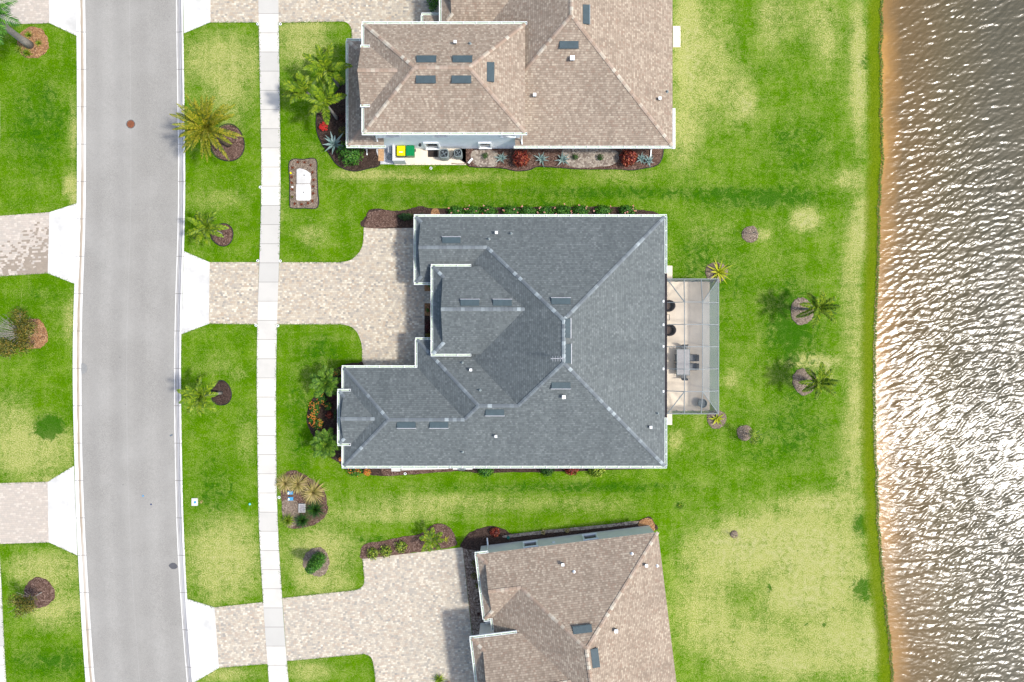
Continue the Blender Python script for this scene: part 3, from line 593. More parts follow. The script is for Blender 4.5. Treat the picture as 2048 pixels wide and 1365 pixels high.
# ------------------------------------------------------------------ roofs
def hip(p, a, b, pitch=.5): pass
class House:
    """collects roof faces in house coordinates; M takes them to the world"""
    def __init__(s, root, M, sh, cap):
        s.root, s.M, s.sh, s.cap = root, M, sh, cap; s.faces = []; s.caps = []; s.gut = []
    def roof(s, *polys):
        for p in polys: s.faces.append([Vector(q) for q in p])
    def ridge(s, *lines):
        for a, b in lines: s.caps.append((Vector(a), Vector(b)))
    def wpolys(s): return [[s.M @ q for q in p] for p in s.faces]
    def build_roof(s):
        bm = bmesh.new(); uvl = bm.loops.layers.uv.new('UV')
        for fi, p in enumerate(s.faces):
            vs = [bm.verts.new(s.M @ q) for q in p]; f = bm.faces.new(vs); f.normal_update()
            if f.normal.z < 0: f.normal_flip(); f.normal_update()
            n = f.normal; u = Vector((0, 0, 1)).cross(n).normalized(); vv = n.cross(u)
            for lp in f.loops: lp[uvl].uv = (lp.vert.co.dot(u) + 40 + fi * 7.13, lp.vert.co.dot(vv) + 60)
        r = bmesh.ops.solidify(bm, geom=bm.faces[:], thickness=0.1) if False else None
        o = new_obj('roof', bm, s.sh, s.root)
        md = o.modifiers.new('thick', 'SOLIDIFY'); md.thickness = .09; md.offset = -1
        for i, (a, b) in enumerate(s.caps):
            b2 = bmesh.new(); uvl = b2.loops.layers.uv.new('UV')
            a = s.M @ a; b = s.M @ b; d = (b - a); L = d.length; d.normalize(); side = d.cross(Vector((0, 0, 1))).normalized()
            dip = .045 if abs(b.z - a.z) < .05 else .03
            up = Vector((0, 0, 1)); n = max(2, int(L / .3)); rows = []
            for k in range(n):
                for e, lift in ((0, .045), (1, .02)):
                    c = a + d * (L * (k + e) / n); wd = .14 + random.uniform(-.008, .008)
                    rows.append([b2.verts.new(c + up * (lift - dip) - side * wd), b2.verts.new(c + up * (lift + .015)), b2.verts.new(c + up * (lift - dip) + side * wd)])
                for q in range(2):
                    f = b2.faces.new((rows[-2][q], rows[-1][q], rows[-1][q + 1], rows[-2][q + 1]))
                    for lp in f.loops: lp[uvl].uv = ((k + .5) * .3, i * 1.0 + .5)
            new_obj('ridge_cap', b2, s.cap, s.root)
    def hit(s, px, py):
        best = None; d = G(px, py, 0) - Vector((0, 0, H)); o = Vector((0, 0, H))
        for p in s.wpolys():
            n = (p[1] - p[0]).cross(p[2] - p[0]).normalized()
            if n.z < 0: n = -n
            den = d.dot(n)
            if abs(den) < 1e-6: continue
            t = (p[0] - o).dot(n) / den; q = o + d * t; c = False; j = len(p) - 1
            for i in range(len(p)):
                if (p[i].y > q.y) != (p[j].y > q.y) and q.x < (p[j].x - p[i].x) * (q.y - p[i].y) / (p[j].y - p[i].y) + p[i].x: c = not c
                j = i
            if c and (best is None or q.z > best[0].z): best = (q, n)
        if best is None: print('MISS', px, py); return G(px, py, 4), Vector((0, 0, 1)), Vector((1, 0, 0)), Vector((0, 1, 0))
        q, n = best; u = Vector((0, 0, 1)).cross(n).normalized(); return q, n, u, n.cross(u)
    def vent(s, px, py, edge_mat, L=1.42, W=.44):
        q, n, u, v = s.hit(px, py)
        bm = bmesh.new()
        P = lambda a, b, c: q + u * a + v * b + n * c
        l, w2 = L / 2, W / 2
        vs = [bm.verts.new(P(*c)) for c in ((-l, -w2, 0), (l, -w2, 0), (l, w2, 0), (-l, w2, 0), (-l, -w2, .20), (l, -w2, .20), (l, w2, .03), (-l, w2, .03))]
        for f in ((0, 1, 2, 3), (4, 5, 6, 7), (0, 1, 5, 4), (1, 2, 6, 5), (2, 3, 7, 6), (3, 0, 4, 7)): bm.faces.new([vs[i] for i in f])
        bmesh.ops.recalc_face_normals(bm, faces=bm.faces)
        o = new_obj('roof_vent', bm, SLATE, s.root)
        b2 = bmesh.new(); box(b2, P(0, -w2 - .03, .17), (L + .06, .05, .05), (u, v, n)); new_obj('flange', b2, edge_mat, o)
    def cap_vent(s, px, py, sz=.24):
        q, n, u, v = s.hit(px, py); bm = bmesh.new()
        box(bm, q + Vector((0, 0, .12)), (sz * .6, sz * .6, .34)); o = new_obj('vent_pipe', bm, DARKMETAL, s.root)
        b2 = bmesh.new(); box(b2, q + Vector((0, 0, .34)), (sz, sz, .1)); new_obj('vent_cap', b2, WHITE, o)
    def pipe(s, px, py, h=.35, r=.045, mat=None):
        q, n, u, v = s.hit(px, py); bm = bmesh.new(); tube(bm, [q - Vector((0, 0, .05)), q + Vector((0, 0, h))], r, 8)
        lathe(bm, q + Vector((0, 0, -.02)), [(.13, 0), (.12, .05), (.05, .12)], 10); new_obj('vent_pipe', bm, mat or GREYMETAL, s.root)
    def gutter(s, a, b, z, out, drop=.0, mat=None, over=0.0, strapstep=.95):
        """open trough along the eave a-b, on the side `out`"""
        M3 = s.M.to_3x3(); z += random.uniform(-.003, .003)
        A = s.M @ Vector((a[0], a[1], z)); B = s.M @ Vector((b[0], b[1], z)); o = (M3 @ Vector((out[0], out[1], 0))).normalized()
        d = (B - A).normalized(); A = A - d * over; B = B + d * over; L = (B - A).length; c = (A + B) / 2; up = Vector((0, 0, 1)); ax = (d, o, up)
        bm = bmesh.new(); wm = mat or WHITE
        box(bm, c + o * .165 + up * -.035, (L, .03, .15), ax)
        box(bm, c + o * .005 + up * -.055, (L - .01, .02, .16), ax)
        box(bm, c + d * (L / 2 - .012) + o * .085 - up * .045, (.02, .136, .12), ax); box(bm, c - d * (L / 2 - .012) + o * .085 - up * .045, (.02, .136, .12), ax)
        n = int(L / strapstep)
        for k in range(1, n): box(bm, c + d * (-L / 2 + L * k / n) + o * .083 + up * .033, (.035, .15, .012), ax)
        g = new_obj('gutter', bm, wm, s.root)
        b2 = bmesh.new(); box(b2, c + o * .083 - up * .092, (L - .04, .138, .02), ax); new_obj('gutter_channel', b2, GUT_IN if mat is None else mat, g)
    def walls(s, polys, mat):
        bm = bmesh.new()
        for p, z0, z1 in polys:
            lo = [bm.verts.new(s.M @ Vector((x, y, z0))) for x, y in p]; hi = [bm.verts.new(s.M @ Vector((x, y, z1))) for x, y in p]; n = len(p)
            for i in range(n): bm.faces.new((lo[i], lo[(i + 1) % n], hi[(i + 1) % n], hi[i]))
            bm.faces.new(hi)
        bmesh.ops.recalc_face_normals(bm, faces=bm.faces); new_obj('wall', bm, mat, s.root)
    def soffit(s, outer, inner, z):
        bm = bmesh.new(); n = len(outer)
        o = [bm.verts.new(s.M @ Vector((x, y, z))) for x, y in outer]; i2 = [bm.verts.new(s.M @ Vector((x, y, z))) for x, y in inner]
        for i in range(n): bm.faces.new((o[i], o[(i + 1) % n], i2[(i + 1) % n], i2[i]))
        new_obj('soffit', bm, WHITE, s.root)
    def gable_wing(s, Xw, Yn, Ys, ze, sk, Xj, pitch=.5, Xn=None, Xs=None, wallmat=None, name='gable'):
        """west-facing gable with a skirt roof in front (skirt depth sk); Xj = where the ridge dies into the roof behind"""
        Yr = (Yn + Ys) / 2; zr = ze + pitch * (Yn - Ys) / 2; g = Xw + sk - .12; k = pitch
        Xn = Xj if Xn is None else Xn; Xs = Xj if Xs is None else Xs; zs = ze + k * sk
        if sk > .05:
            s.roof([(Xw, Yn, ze), (Xw, Ys, ze), (Xw + sk, Ys + sk, zs), (Xw + sk, Yn - sk, zs)])
            s.roof([(Xw, Yn, ze), (Xw + sk, Yn - sk, zs), (g, Yn - sk, zs), (g, Yr, zr), (Xj, Yr, zr), (Xn, Yn, ze)])
            s.roof([(Xw, Ys, ze), (Xs, Ys, ze), (Xj, Yr, zr), (g, Yr, zr), (g, Ys + sk, zs), (Xw + sk, Ys + sk, zs)])
            s.ridge(((Xw, Yn, ze), (Xw + sk, Yn - sk, zs)), ((Xw, Ys, ze), (Xw + sk, Ys + sk, zs)))
        s.ridge(((g, Yr, zr), (Xj, Yr, zr)))
        bm = bmesh.new(); x = Xw + sk + .1
        a = [bm.verts.new(s.M @ Vector(q)) for q in ((x, Yn - sk, zs - .05), (x, Ys + sk, zs - .05), (x, Yr, zr - .1))]
        b = [bm.verts.new(s.M @ Vector(q)) for q in ((x + .1, Yn - sk, zs - .05), (x + .1, Ys + sk, zs - .05), (x + .1, Yr, zr - .1))]
        bm.faces.new(a); bm.faces.new(b[::-1])
        for i in range(3): bm.faces.new((a[i], a[(i + 1) % 3], b[(i + 1) % 3], b[i]))
        new_obj('gable_wall', bm, wallmat or STUCCO_W, s.root)

def inset(P, d):
    n = len(P); out = []
    A = sum(P[i][0] * P[(i + 1) % n][1] - P[(i + 1) % n][0] * P[i][1] for i in range(n)); sg = 1 if A > 0 else -1
    for i in range(n):
        p0, p1, p2 = Vector(P[i - 1]), Vector(P[i]), Vector(P[(i + 1) % n]); e1 = (p1 - p0).normalized(); e2 = (p2 - p1).normalized()
        n1 = Vector((-e1.y, e1.x)) * sg; n2 = Vector((-e2.y, e2.x)) * sg; q = p1 + (n1 + n2) * (d / (1 + n1.dot(n2))); out.append((q.x, q.y))
    return out

def rect(a, b, c, d): return [(a, b), (c, b), (c, d), (a, d)]
P5 = .5
# ---- main house (slate roof)
hm = thing('house', (0, 0, 0), 'single-storey house with slate grey hip roof in the middle of the block', 'house')
h = House(hm, Matrix.Identity(4), SH_GREY, CAP_GREY)
XE, YN, YS_, ZE = 12.14, 9.88, -9.93, 2.75
run = XE - 3.8; zp = ZE + P5 * run; Xp = 3.8; Yp1, Yp2 = YN - run, YS_ + run
Xgw, Ygs = -7.63, 4.65; YrN = (YN + Ygs) / 2; zN = ZE + P5 * (YN - YrN); XN = Xp - (zp - zN) / P5
Xl, Yln, Yrl = -13.36, -2.12, (-2.12 + YS_) / 2; zl = ZE + P5 * (Yln - YS_) / 2; Xla = Xl + (zl - ZE) / P5
Ycn, Xb = .10, -7.53; YrC = (Ycn + YS_) / 2; zC = ZE + P5 * (Ycn - YrC)
XrCe = Xp - (zp - zC) / P5; XBh = Xb + (zC - ZE) / P5; XBl = Xb + (zl - ZE) / P5
xw = Xp - (zp - ZE) / P5
h.roof([(XE, YS_, ZE), (XE, YN, ZE), (Xp, Yp1, zp), (Xp, Yp2, zp)])
h.roof([(XE, YN, ZE), (XN, YN, ZE), (XN, YrN, zN), (Xp, Yp1, zp)])
h.roof([(XN, YrN, zN), (xw, Ygs, ZE), (xw, Ycn, ZE), (XrCe, YrC, zC), (Xp, Yp2, zp), (Xp, Yp1, zp)])
h.roof([(XE, YS_, ZE), (Xp, Yp2, zp), (XrCe, YrC, zC), (XBh, YrC, zC), (XBl, Yrl, zl), (Xla, Yrl, zl), (Xl, YS_, ZE)])
h.roof([(xw, Ycn, ZE), (Xb, Ycn, ZE), (XBh, YrC, zC), (XrCe, YrC, zC)])
h.roof([(Xb, Ycn, ZE), (Xb, Yln, ZE), (XBl, Yrl, zl), (XBh, YrC, zC)])
h.roof([(Xb, Yln, ZE), (Xl, Yln, ZE), (Xla, Yrl, zl), (XBl, Yrl, zl)])
h.roof([(Xl, Yln, ZE), (Xl, YS_, ZE), (Xla, Yrl, zl)])
h.gable_wing(Xgw, YN, Ygs, ZE, .5, XN, Xn=XN, Xs=xw)
# central raised wing
zc, Yc1, Yc2, Xc = 3.8, 5.81, -1.01, -6.16; zcr = zc + P5 * (Yc1 - Yc2) / 2
h.gable_wing(Xc, Yc1, Yc2, zc, .92, Xp - (zp - zcr) / P5, Xn=Xp - (zp - zc) / P5, Xs=Xp - (zp - zc) / P5)
# small box gable on the left wing
zb, Yb1, Yb2, Xbx = 3.08, -3.97, -8.10, -13.62; zbr = zb + P5 * (Yb1 - Yb2) / 2
h.gable_wing(Xbx, Yb1, Yb2, zb, .45, Xl + (zbr - ZE) / P5, Xn=Xl + (zb - ZE) / P5 + .1, Xs=Xl + (zb - ZE) / P5 + .1)
h.ridge(((XE, YN, ZE), (Xp, Yp1, zp)), ((XE, YS_, ZE), (Xp, Yp2, zp)), ((Xp, Yp1, zp), (Xp, Yp2, zp)), ((Xp, Yp1, zp), (XN, YrN, zN)), ((Xp, Yp2, zp), (XrCe, YrC, zC)),
        ((XrCe, YrC, zC), (XBh, YrC, zC)), ((XBh, YrC, zC), (Xb, Ycn, ZE)), ((XBh, YrC, zC), (XBl, Yrl, zl)), ((XBl, Yrl, zl), (Xla, Yrl, zl)), ((Xla, Yrl, zl), (Xl, Yln, ZE)), ((Xla, Yrl, zl), (Xl, YS_, ZE)))
h.build_roof()
E = [(Xl, YS_), (XE, YS_), (XE, YN), (Xgw, YN), (Xgw, Ygs), (xw, Ygs), (xw, Ycn), (Xb, Ycn), (Xb, Yln), (Xl, Yln)]
I = inset(E, .45)
h.walls([(I, 0, 2.66), (rect(Xc + .5, Yc2 + .45, -1.2, Yc1 - .45), 0, 3.7), (rect(Xbx + .42, Yb2 + .4, Xl + .9, Yb1 - .4), 0, 3.0)], STUCCO_W)
h.soffit(E, inset(E, .5), 2.62)
z = ZE - .02
h.gutter((Xl, YS_), (XE, YS_), z, (0, -1), over=.16); h.gutter((XE, YS_), (XE, -6.1), z, (1, 0)); h.gutter((XE, 5.4), (XE, YN), z, (1, 0))
h.gutter((XE, -6.08), (XE, 5.38), z, (1, 0), mat=BRONZE, strapstep=1.86)
h.gutter((Xgw, YN), (XE, YN), z, (0, 1), over=.16); h.gutter((Xgw, Ygs), (Xgw, YN), z, (-1, 0)); h.gutter((Xgw, Ygs), (Xc + .3, Ygs), z, (0, -1), over=.16)
h.gutter((Xb, Ycn), (Xc + .3, Ycn), z, (0, 1), over=.16); h.gutter((Xb, Yln), (Xb, Ycn), z, (-1, 0)); h.gutter((Xl, Yln), (Xb - .18, Yln), z, (0, 1), over=.16)
h.gutter((Xl, YS_), (Xl, Yb2 - .16), z, (-1, 0)); h.gutter((Xl, Yb1 + .16), (Xl, Yln), z, (-1, 0))
h.gutter((Xbx, Yb2), (Xbx, Yb1), zb - .02, (-1, 0)); h.gutter((Xbx, Yb1), (Xbx + .72, Yb1), zb - .02, (0, 1), over=.16); h.gutter((Xbx, Yb2), (Xbx + .72, Yb2), zb - .02, (0, -1), over=.16)
h.gutter((Xc, Yc2), (Xc, Yc1), zc - .02, (-1, 0)); h.gutter((Xc, Yc1), (-3.35, Yc1), zc - .02, (0, 1), over=.16); h.gutter((Xc, Yc2), (-3.35, Yc2), zc - .02, (0, -1), over=.16)
for x, y in ((903, 482), (940, 607), (1005, 607), (1122, 604), (1133.5, 657), (1134.5, 708), (1122, 770), (990, 824), (813, 849), (878, 849)): h.vent(x, y, PALE_EDGE)
for x, y, s_ in ((993, 467, .22), (942, 740, .2), (1127, 794, .26), (1300, 854, .2), (992, 872, .2)): h.cap_vent(x, y, s_)
for x, y in ((1022, 468), (978, 479), (925, 726), (960, 781), (925, 904), (1315, 827)): h.pipe(x, y)
q, n, u, v = h.hit(1120, 717); bm = bmesh.new(); tube(bm, [q, q + Vector((0, 0, 1.3))], .025, 6); tube(bm, [q + Vector((-.75, 0, 1.2)), q + Vector((.25, .05, 1.2))], .02, 6)
for k in range(5): tube(bm, [q + Vector((-.6 + .18 * k, -.2, 1.2)), q + Vector((-.6 + .18 * k, .2, 1.2))], .012, 5)
new_obj('antenna', bm, PALE_EDGE, hm)
def door(hs, a, b, z0, z1, mat=None, name='garage_door', out=.04):
    M3 = hs.M; A = M3 @ Vector((a[0], a[1], 0)); B = M3 @ Vector((b[0], b[1], 0)); d = (B - A).normalized(); o = Vector((d.y, -d.x, 0)); c = (A + B) / 2; L = (B - A).length
    bm = bmesh.new(); n = 4 if name == 'garage_door' else 1
    for k in range(n): box(bm, c + o * out + Vector((0, 0, z0 + (z1 - z0) * (k + .5) / n)), (L, .06, (z1 - z0) / n - .02), (d, o, Vector((0, 0, 1))))
    dd = new_obj(name, bm, mat or WHITE, hs.root); return dd, c, d, o, L
def window(hs, a, b, z0, z1, depth=.1):
    A = hs.M @ Vector((a[0], a[1], 0)); B = hs.M @ Vector((b[0], b[1], 0)); d = (B - A).normalized(); o = Vector((d.y, -d.x, 0)); c = (A + B) / 2; L = (B - A).length; zc_ = (z0 + z1) / 2; up = Vector((0, 0, 1)); ax = (d, o, up)
    bm = bmesh.new(); box(bm, c + o * .02 + up * zc_, (L - .1, .05, z1 - z0 - .1), ax); wd = new_obj('window', bm, GLASS, hs.root)
    b2 = bmesh.new(); t = .12
    box(b2, c + o * depth / 2 + up * (z1 + t / 2), (L + 2 * t, depth, t), ax); box(b2, c + o * (depth / 2 + .03) + up * (z0 - t / 2), (L + 2 * t, depth + .06, t), ax)
    box(b2, c + o * depth / 2 + d * (L / 2 + t / 2) + up * zc_, (t, depth, z1 - z0), ax); box(b2, c + o * depth / 2 - d * (L / 2 + t / 2) + up * zc_, (t, depth, z1 - z0), ax)
    new_obj('frame', b2, WHITE, wd)
# walls face: going a->b keeps the outside on the right hand
door(h, (Xgw + .45, 9.2), (Xgw + .45, 5.3), .05, 2.3); door(h, (-12.9, Yln - .45), (-9.0, Yln - .45), .05, 2.3) if False else door(h, (-9.0, Yln - .45), (-12.9, Yln - .45), .05, 2.3)
door(h, (Xc + .5, 3.2), (Xc + .5, 2.1), .1, 2.2, DARKMETAL, 'front_door')
window(h, (Xbx + .42, -5), (Xbx + .42, -7), .9, 2.2)
for x0, x1 in ((-10, -9), (-4, -2.8), (2, 3.2), (8, 9)): window(h, (x0, YS_ + .45), (x1, YS_ + .45), .9, 2.1)
for x0, x1 in ((-1, -2.2), (5, 3.8), (10, 9)): window(h, (x0, YN - .45), (x1, YN - .45), .9, 2.1)

# ---- two-storey house at the top (brown roof)
ht = thing('house', (0, 20, 0), 'brown-roofed two-storey house with light grey walls beside the bins at the top', 'house')
h = House(ht, Matrix.Identity(4), SH_BROWN, CAP_BROWN)
XE, YS_, ZE = 12.76, 15.50, 2.75; Xp, zp = 4.36, ZE + 4.2; Yp = YS_ + 8.4; YT = 33.5
z2, X2w, X2e, Y2s, Y2n = 5.8, -11.1, .975, 15.64, 23.78; Y2r = (Y2s + Y2n) / 2; z2r = z2 + P5 * (Y2n - Y2s) / 2; hw = (Y2n - Y2s) / 2
xw = Xp - (zp - ZE) / P5
h.roof([(XE, YS_, ZE), (XE, YT + 8.4 - 1.2, ZE), (Xp, YT - 1.2, zp), (Xp, Yp, zp)], [(.25, YS_, ZE), (XE, YS_, ZE), (Xp, Yp, zp), (.25, YS_ + .25 - xw, ZE + .5 * (.25 - xw))],
       [(xw, 23.0, ZE), (.25, 23.0, ZE + .5 * (.25 - xw)), (.25, YS_ + .25 - xw, ZE + .5 * (.25 - xw)), (Xp, Yp, zp), (Xp, YT - 1.2, zp), (xw, YT + 7.2, ZE)], [(XE, YT + 7.2, ZE), (xw, YT + 7.2, ZE), (Xp, YT - 1.2, zp)])
h.roof([(X2w, Y2s, z2), (X2e, Y2s, z2), (X2e - hw, Y2r, z2r), (X2w + hw, Y2r, z2r)], [(X2e, Y2s, z2), (X2e, Y2n, z2), (X2e - hw, Y2r, z2r)],
       [(X2e, Y2n, z2), (X2w, Y2n, z2), (X2w + hw, Y2r, z2r), (X2e - hw, Y2r, z2r)], [(X2w, Y2n, z2), (X2w, Y2s, z2), (X2w + hw, Y2r, z2r)])
h.gable_wing(X2w - .12, 21.9, 17.64, 6.1, .06, X2w + (6.1 + P5 * 2.13 - z2) / P5, Xn=X2w + .6, Xs=X2w + .6, wallmat=STUCCO_G)
# raised wing continuing off the top
zc = 3.8; Yc2, Yc1, Xc = 24.4, 31.2, -5.5; zcr = zc + P5 * 3.4
h.gable_wing(Xc, Yc1, Yc2, zc, .92, Xp - (zp - zcr) / P5, Xn=Xp - (zp - zc) / P5, Xs=Xp - (zp - zc) / P5)
# entry roof and skirt roof round the first storey
h.roof([(-7.07, 25.9, ZE), (-4.6, 25.9, ZE), (-4.6, 23.0, ZE + 1.45), (-5.62, 24.45, ZE + .725)][:3] + [(-5.62, 24.45, ZE + .725)], [(-7.07, 25.9, ZE), (-7.07, 22.5, ZE), (-5.62, 22.5, ZE + .725), (-5.62, 24.45, ZE + .725)])
sx0, sn, ss = -13.02, 23.85, 15.54; dd = 2.4
h.roof([(sx0, sn, ZE), (sx0, ss, ZE), (sx0 + dd, ss + dd, ZE + dd * .5), (sx0 + dd, sn - dd, ZE + dd * .5)], [(sx0, ss, ZE), (-10.17, ss, ZE), (-10.17, ss + dd, ZE + dd * .5), (sx0 + dd, ss + dd, ZE + dd * .5)],
       [(sx0, sn, ZE), (sx0 + dd, sn - dd, ZE + dd * .5), (-10.4, sn - dd, ZE + dd * .5), (-10.4, sn, ZE)])
h.ridge(((XE, YS_, ZE), (Xp, Yp, zp)), ((Xp, Yp, zp), (Xp, YT - 1.2, zp)), ((Xp, Yp, zp), (.9, Yp - 3.46, zp - 1.73)), ((sx0, ss, ZE), (sx0 + dd, ss + dd, ZE + dd * .5)), ((sx0, sn, ZE), (sx0 + dd, sn - dd, ZE + dd * .5)),
        ((X2w, Y2s, z2), (X2w + hw, Y2r, z2r)), ((X2w, Y2n, z2), (X2w + hw, Y2r, z2r)), ((X2e, Y2s, z2), (X2e - hw, Y2r, z2r)), ((X2e, Y2n, z2), (X2e - hw, Y2r, z2r)), ((X2w + hw, Y2r, z2r), (X2e - hw, Y2r, z2r)))
h.build_roof()
WS = 16.05
h.walls([([(X2w + .4, WS), (X2e - .35, WS), (X2e - .35, Y2n - .4), (X2w + .4, Y2n - .4)], 0, 5.72), ([(X2e - .35, WS + .02), (XE - .35, WS + .02), (XE - .35, 40), (-4.6, 40), (-4.6, 23), (X2e - .35, 23)], 0, 2.68),
         (rect(sx0 + .45, ss + .5, X2w + .4, sn - .4), 0, 2.66)], STUCCO_G)
h.walls([(rect(Xc + .5, Yc2 + .4, -1.5, Yc1), 0, 3.7), (rect(-6.6, 23.3, -5.0, 25.4), 0, 2.6)], STUCCO_G)
h.gutter((X2w, Y2s), (X2e, Y2s), z2 - .02, (0, -1), over=.16); h.gutter((X2w, Y2n), (X2e, Y2n), z2 - .02, (0, 1), over=.16); h.gutter((X2w, 21.9 + .2), (X2w, Y2n), z2 - .02, (-1, 0)); h.gutter((X2w, Y2s), (X2w, 17.5), z2 - .02, (-1, 0))
h.gutter((X2w - .22, 21.9), (X2w + .5, 21.9), 6.08, (0, 1)); h.gutter((X2w - .22, 17.64), (X2w + .5, 17.64), 6.08, (0, -1))
h.gutter((.25, YS_), (XE, YS_), ZE - .02, (0, -1), over=.1); h.gutter((sx0, ss), (-10.17, ss), ZE - .02, (0, -1), over=.14); h.gutter((sx0, ss), (sx0, sn), ZE - .02, (-1, 0)); h.gutter((sx0, sn), (-11.2, sn), ZE - .02, (0, 1), over=.14)
h.gutter((Xc, Yc2 + .4), (Xc, Yc1), zc - .02, (-1, 0)); h.gutter((-7.07, 25.9), (-5.8, 25.9), ZE - .02, (0, 1), over=.14); h.gutter((-7.07, 23.9), (-7.07, 25.9), ZE - .02, (-1, 0))
bm = bmesh.new(); box(bm, (XE + .12, 16.9, 2.66), (.2, 3.2, .16)); new_obj('fascia', bm, WHITE, ht)
for x, y in ((853, 121), (925, 121), (852, 158), (923, 158), (979.5, 145), (1138, 89), (1171, 30)): h.vent(x, y, SLATE_L if x > 1160 else SLATE, 1.42, .46)
for x, y, s_ in ((1144, 120, .34), (1069, 193, .24), (1318, 200, .22), (911, 88, .2)): h.cap_vent(x, y, s_)
for x, y in ((1334, 184), (940, 88)): h.pipe(x, y, .25)
wx_ = lambda px, z_: (px - 1024) * (H - z_) / F
for a, b in ((768, 797), (866, 893), (1003, 1029)): window(h, (wx_(a, 4.3), WS), (wx_(b, 4.3), WS), 3.7, 4.75)
window(h, (wx_(852, 1.2), WS), (wx_(876, 1.2), WS), .45, 1.9, .14); window(h, (wx_(960, 1.3), WS), (wx_(980, 1.3), WS), .7, 1.9, .14)
window(h, (wx_(1142, 1.3), WS + .02), (wx_(1166, 1.3), WS + .02), .7, 1.8); window(h, (wx_(1196, 1.3), WS + .02), (wx_(1218, 1.3), WS + .02), .7, 1.8)
def downspout(hs, pts):
    bm = bmesh.new(); tube(bm, pts, .06, 4); new_obj('downspout', bm, WHITE, hs.root)
downspout(h, [(wx_(748, 5.6), 15.5, 5.7), (wx_(752, 5.2), 15.95, 5.3), (wx_(756, 3), 15.93, 3.7), (-10.6, 15.75, 3.2)]); downspout(h, [(-12.2, 15.4, 2.7), (-12.1, 15.9, 2.4), (-12.08, 15.9, .2), (-12.08, 15.5, .1)])
downspout(h, [(12.1, 15.35, 2.7), (11.6, 15.95, 2.35), (11.58, 15.95, .2), (11.55, 15.1, .08)]); downspout(h, [(.5, 15.5, 5.7), (.75, 15.9, 5.3), (.75, 15.9, 3.2), (.8, 15.6, 2.9)])
for px in (1063,): 
    bm = bmesh.new(); box(bm, (wx_(px, 1.6), WS - .12, 1.5), (.34, .2, .5)); new_obj('meter_box', bm, WHITE, ht)
bm = bmesh.new(); lathe(bm, (wx_(840, 1.6), WS - .16, 1.5), [(.1, 0), (.13, .1), (.05, .25)], 10); box(bm, (wx_(840, 1.6), WS - .06, 1.6), (.1, .14, .1)); new_obj('wall_lamp', bm, DARKMETAL, ht)

# ---- brown-roofed house at the bottom, turned a little
ang = R(7.0); o3 = Vector((11.6, -15.18, 0)); M3 = Matrix.Translation(o3) @ Matrix.Rotation(ang, 4, 'Z')
hb = thing('house', o3, 'brown-roofed house with greige walls set at a slight angle at the bottom', 'house', rz=ang)
h = House(hb, M3, SH_BROWN, CAP_BROWN)
rn = 6.95; zp = ZE + rn * P5; Xp = -rn; xw = Xp - rn; YB = -20.0
Xw_, Yw = -14.5, -5.2; Yr = Yw / 2; zr = ZE - Yr * P5; Xr = Xp - (zp - zr) / P5
h.roof([(0, YB, ZE), (0, 0, ZE), (Xp, -rn, zp), (Xp, YB + rn, zp)], [(0, 0, ZE), (Xr, 0, ZE), (Xr, Yr, zr), (Xp, -rn, zp)],
       [(Xr, Yr, zr), (xw, Yw, ZE), (xw, YB, ZE), (Xp, YB + rn, zp), (Xp, -rn, zp)], [(0, YB, ZE), (Xp, YB + rn, zp), (xw, YB, ZE)])
h.gable_wing(Xw_, 0, Yw, ZE, .75, Xr, Xs=xw, wallmat=STUCCO_B)
zc = 3.8; Yc1 = -6.15; Yc2 = -13.0; Xc = -15.6; zcr = zc + P5 * (Yc1 - Yc2) / 2
h.gable_wing(Xc, Yc1, Yc2, zc, .92, Xp - (zp - zcr) / P5 + .02, Xn=Xp - (zp - zc) / P5, Xs=Xp - (zp - zc) / P5, wallmat=STUCCO_B)
h.ridge(((0, 0, ZE), (Xp, -rn, zp)), ((Xp, -rn, zp), (Xp, YB + rn, zp)), ((Xp, -rn, zp), (Xr, Yr, zr)))
h.build_roof()
E = [(xw, YB), (0, YB), (0, 0), (Xw_, 0), (Xw_, Yw), (xw, Yw)]
h.walls([(inset(E, .18), 0, 2.66), (rect(Xc + .45, Yc2 + .4, xw + 1, Yc1 - .4), 0, 3.7)], STUCCO_B)
h.gutter((Xw_, Yw), (Xw_, 0), ZE - .02, (-1, 0)); h.gutter((Xw_, 0), (Xw_ + .75, 0), ZE - .02, (0, 1), over=.16); h.gutter((Xw_, Yw), (xw - .2, Yw), ZE - .02, (0, -1), over=.1); h.gutter((xw, Yc1), (xw, Yw), ZE - .02, (-1, 0))
h.gutter((Xc, Yc2), (Xc, Yc1), zc - .02, (-1, 0)); h.gutter((Xc, Yc1), (-12.2, Yc1), zc - .02, (0, 1), over=.16)
for x, y in ((1165, 1260), (1188.5, 1316)): h.vent(x, y, SLATE, 1.42, .5)
for x, y, s_ in ((1125, 1127, .22), (1291, 1129, .22), (1231, 1259, .26)): h.cap_vent(x, y, s_)
for x, y in ((1264, 1108), (1148, 1144), (1314, 1132)): h.pipe(x, y, .25, mat=WHITE)
window(h, (-9.7, -.16), (-10.7, -.16), .95, 2.0); window(h, (-4.8, -.16), (-5.8, -.16), .95, 2.0)
bm = bmesh.new(); tube(bm, [M3 @ Vector(q) for q in ((Xw_ + .75, .1, 2.7), (Xw_ + .78, -.1, 2.4), (Xw_ + .78, -.1, .3), (Xw_ + .78, .45, .1))], .06, 4); new_obj('downspout', bm, WHITE, hb)
bm = bmesh.new(); box(bm, M3 @ Vector((-8.3, -.14, 1.5)), (.2, .12, .2), rz=ang); new_obj('meter_box', bm, WHITE, hb)
bm = bmesh.new(); box(bm, M3 @ Vector((-14.35, -5.7, .5)), (.55, 1.0, 1.0), rz=ang); box(bm, M3 @ Vector((-14.35, -5.7, 1.03)), (.65, 1.1, .06), rz=ang); new_obj('porch_wall', bm, STUCCO_B, hb)

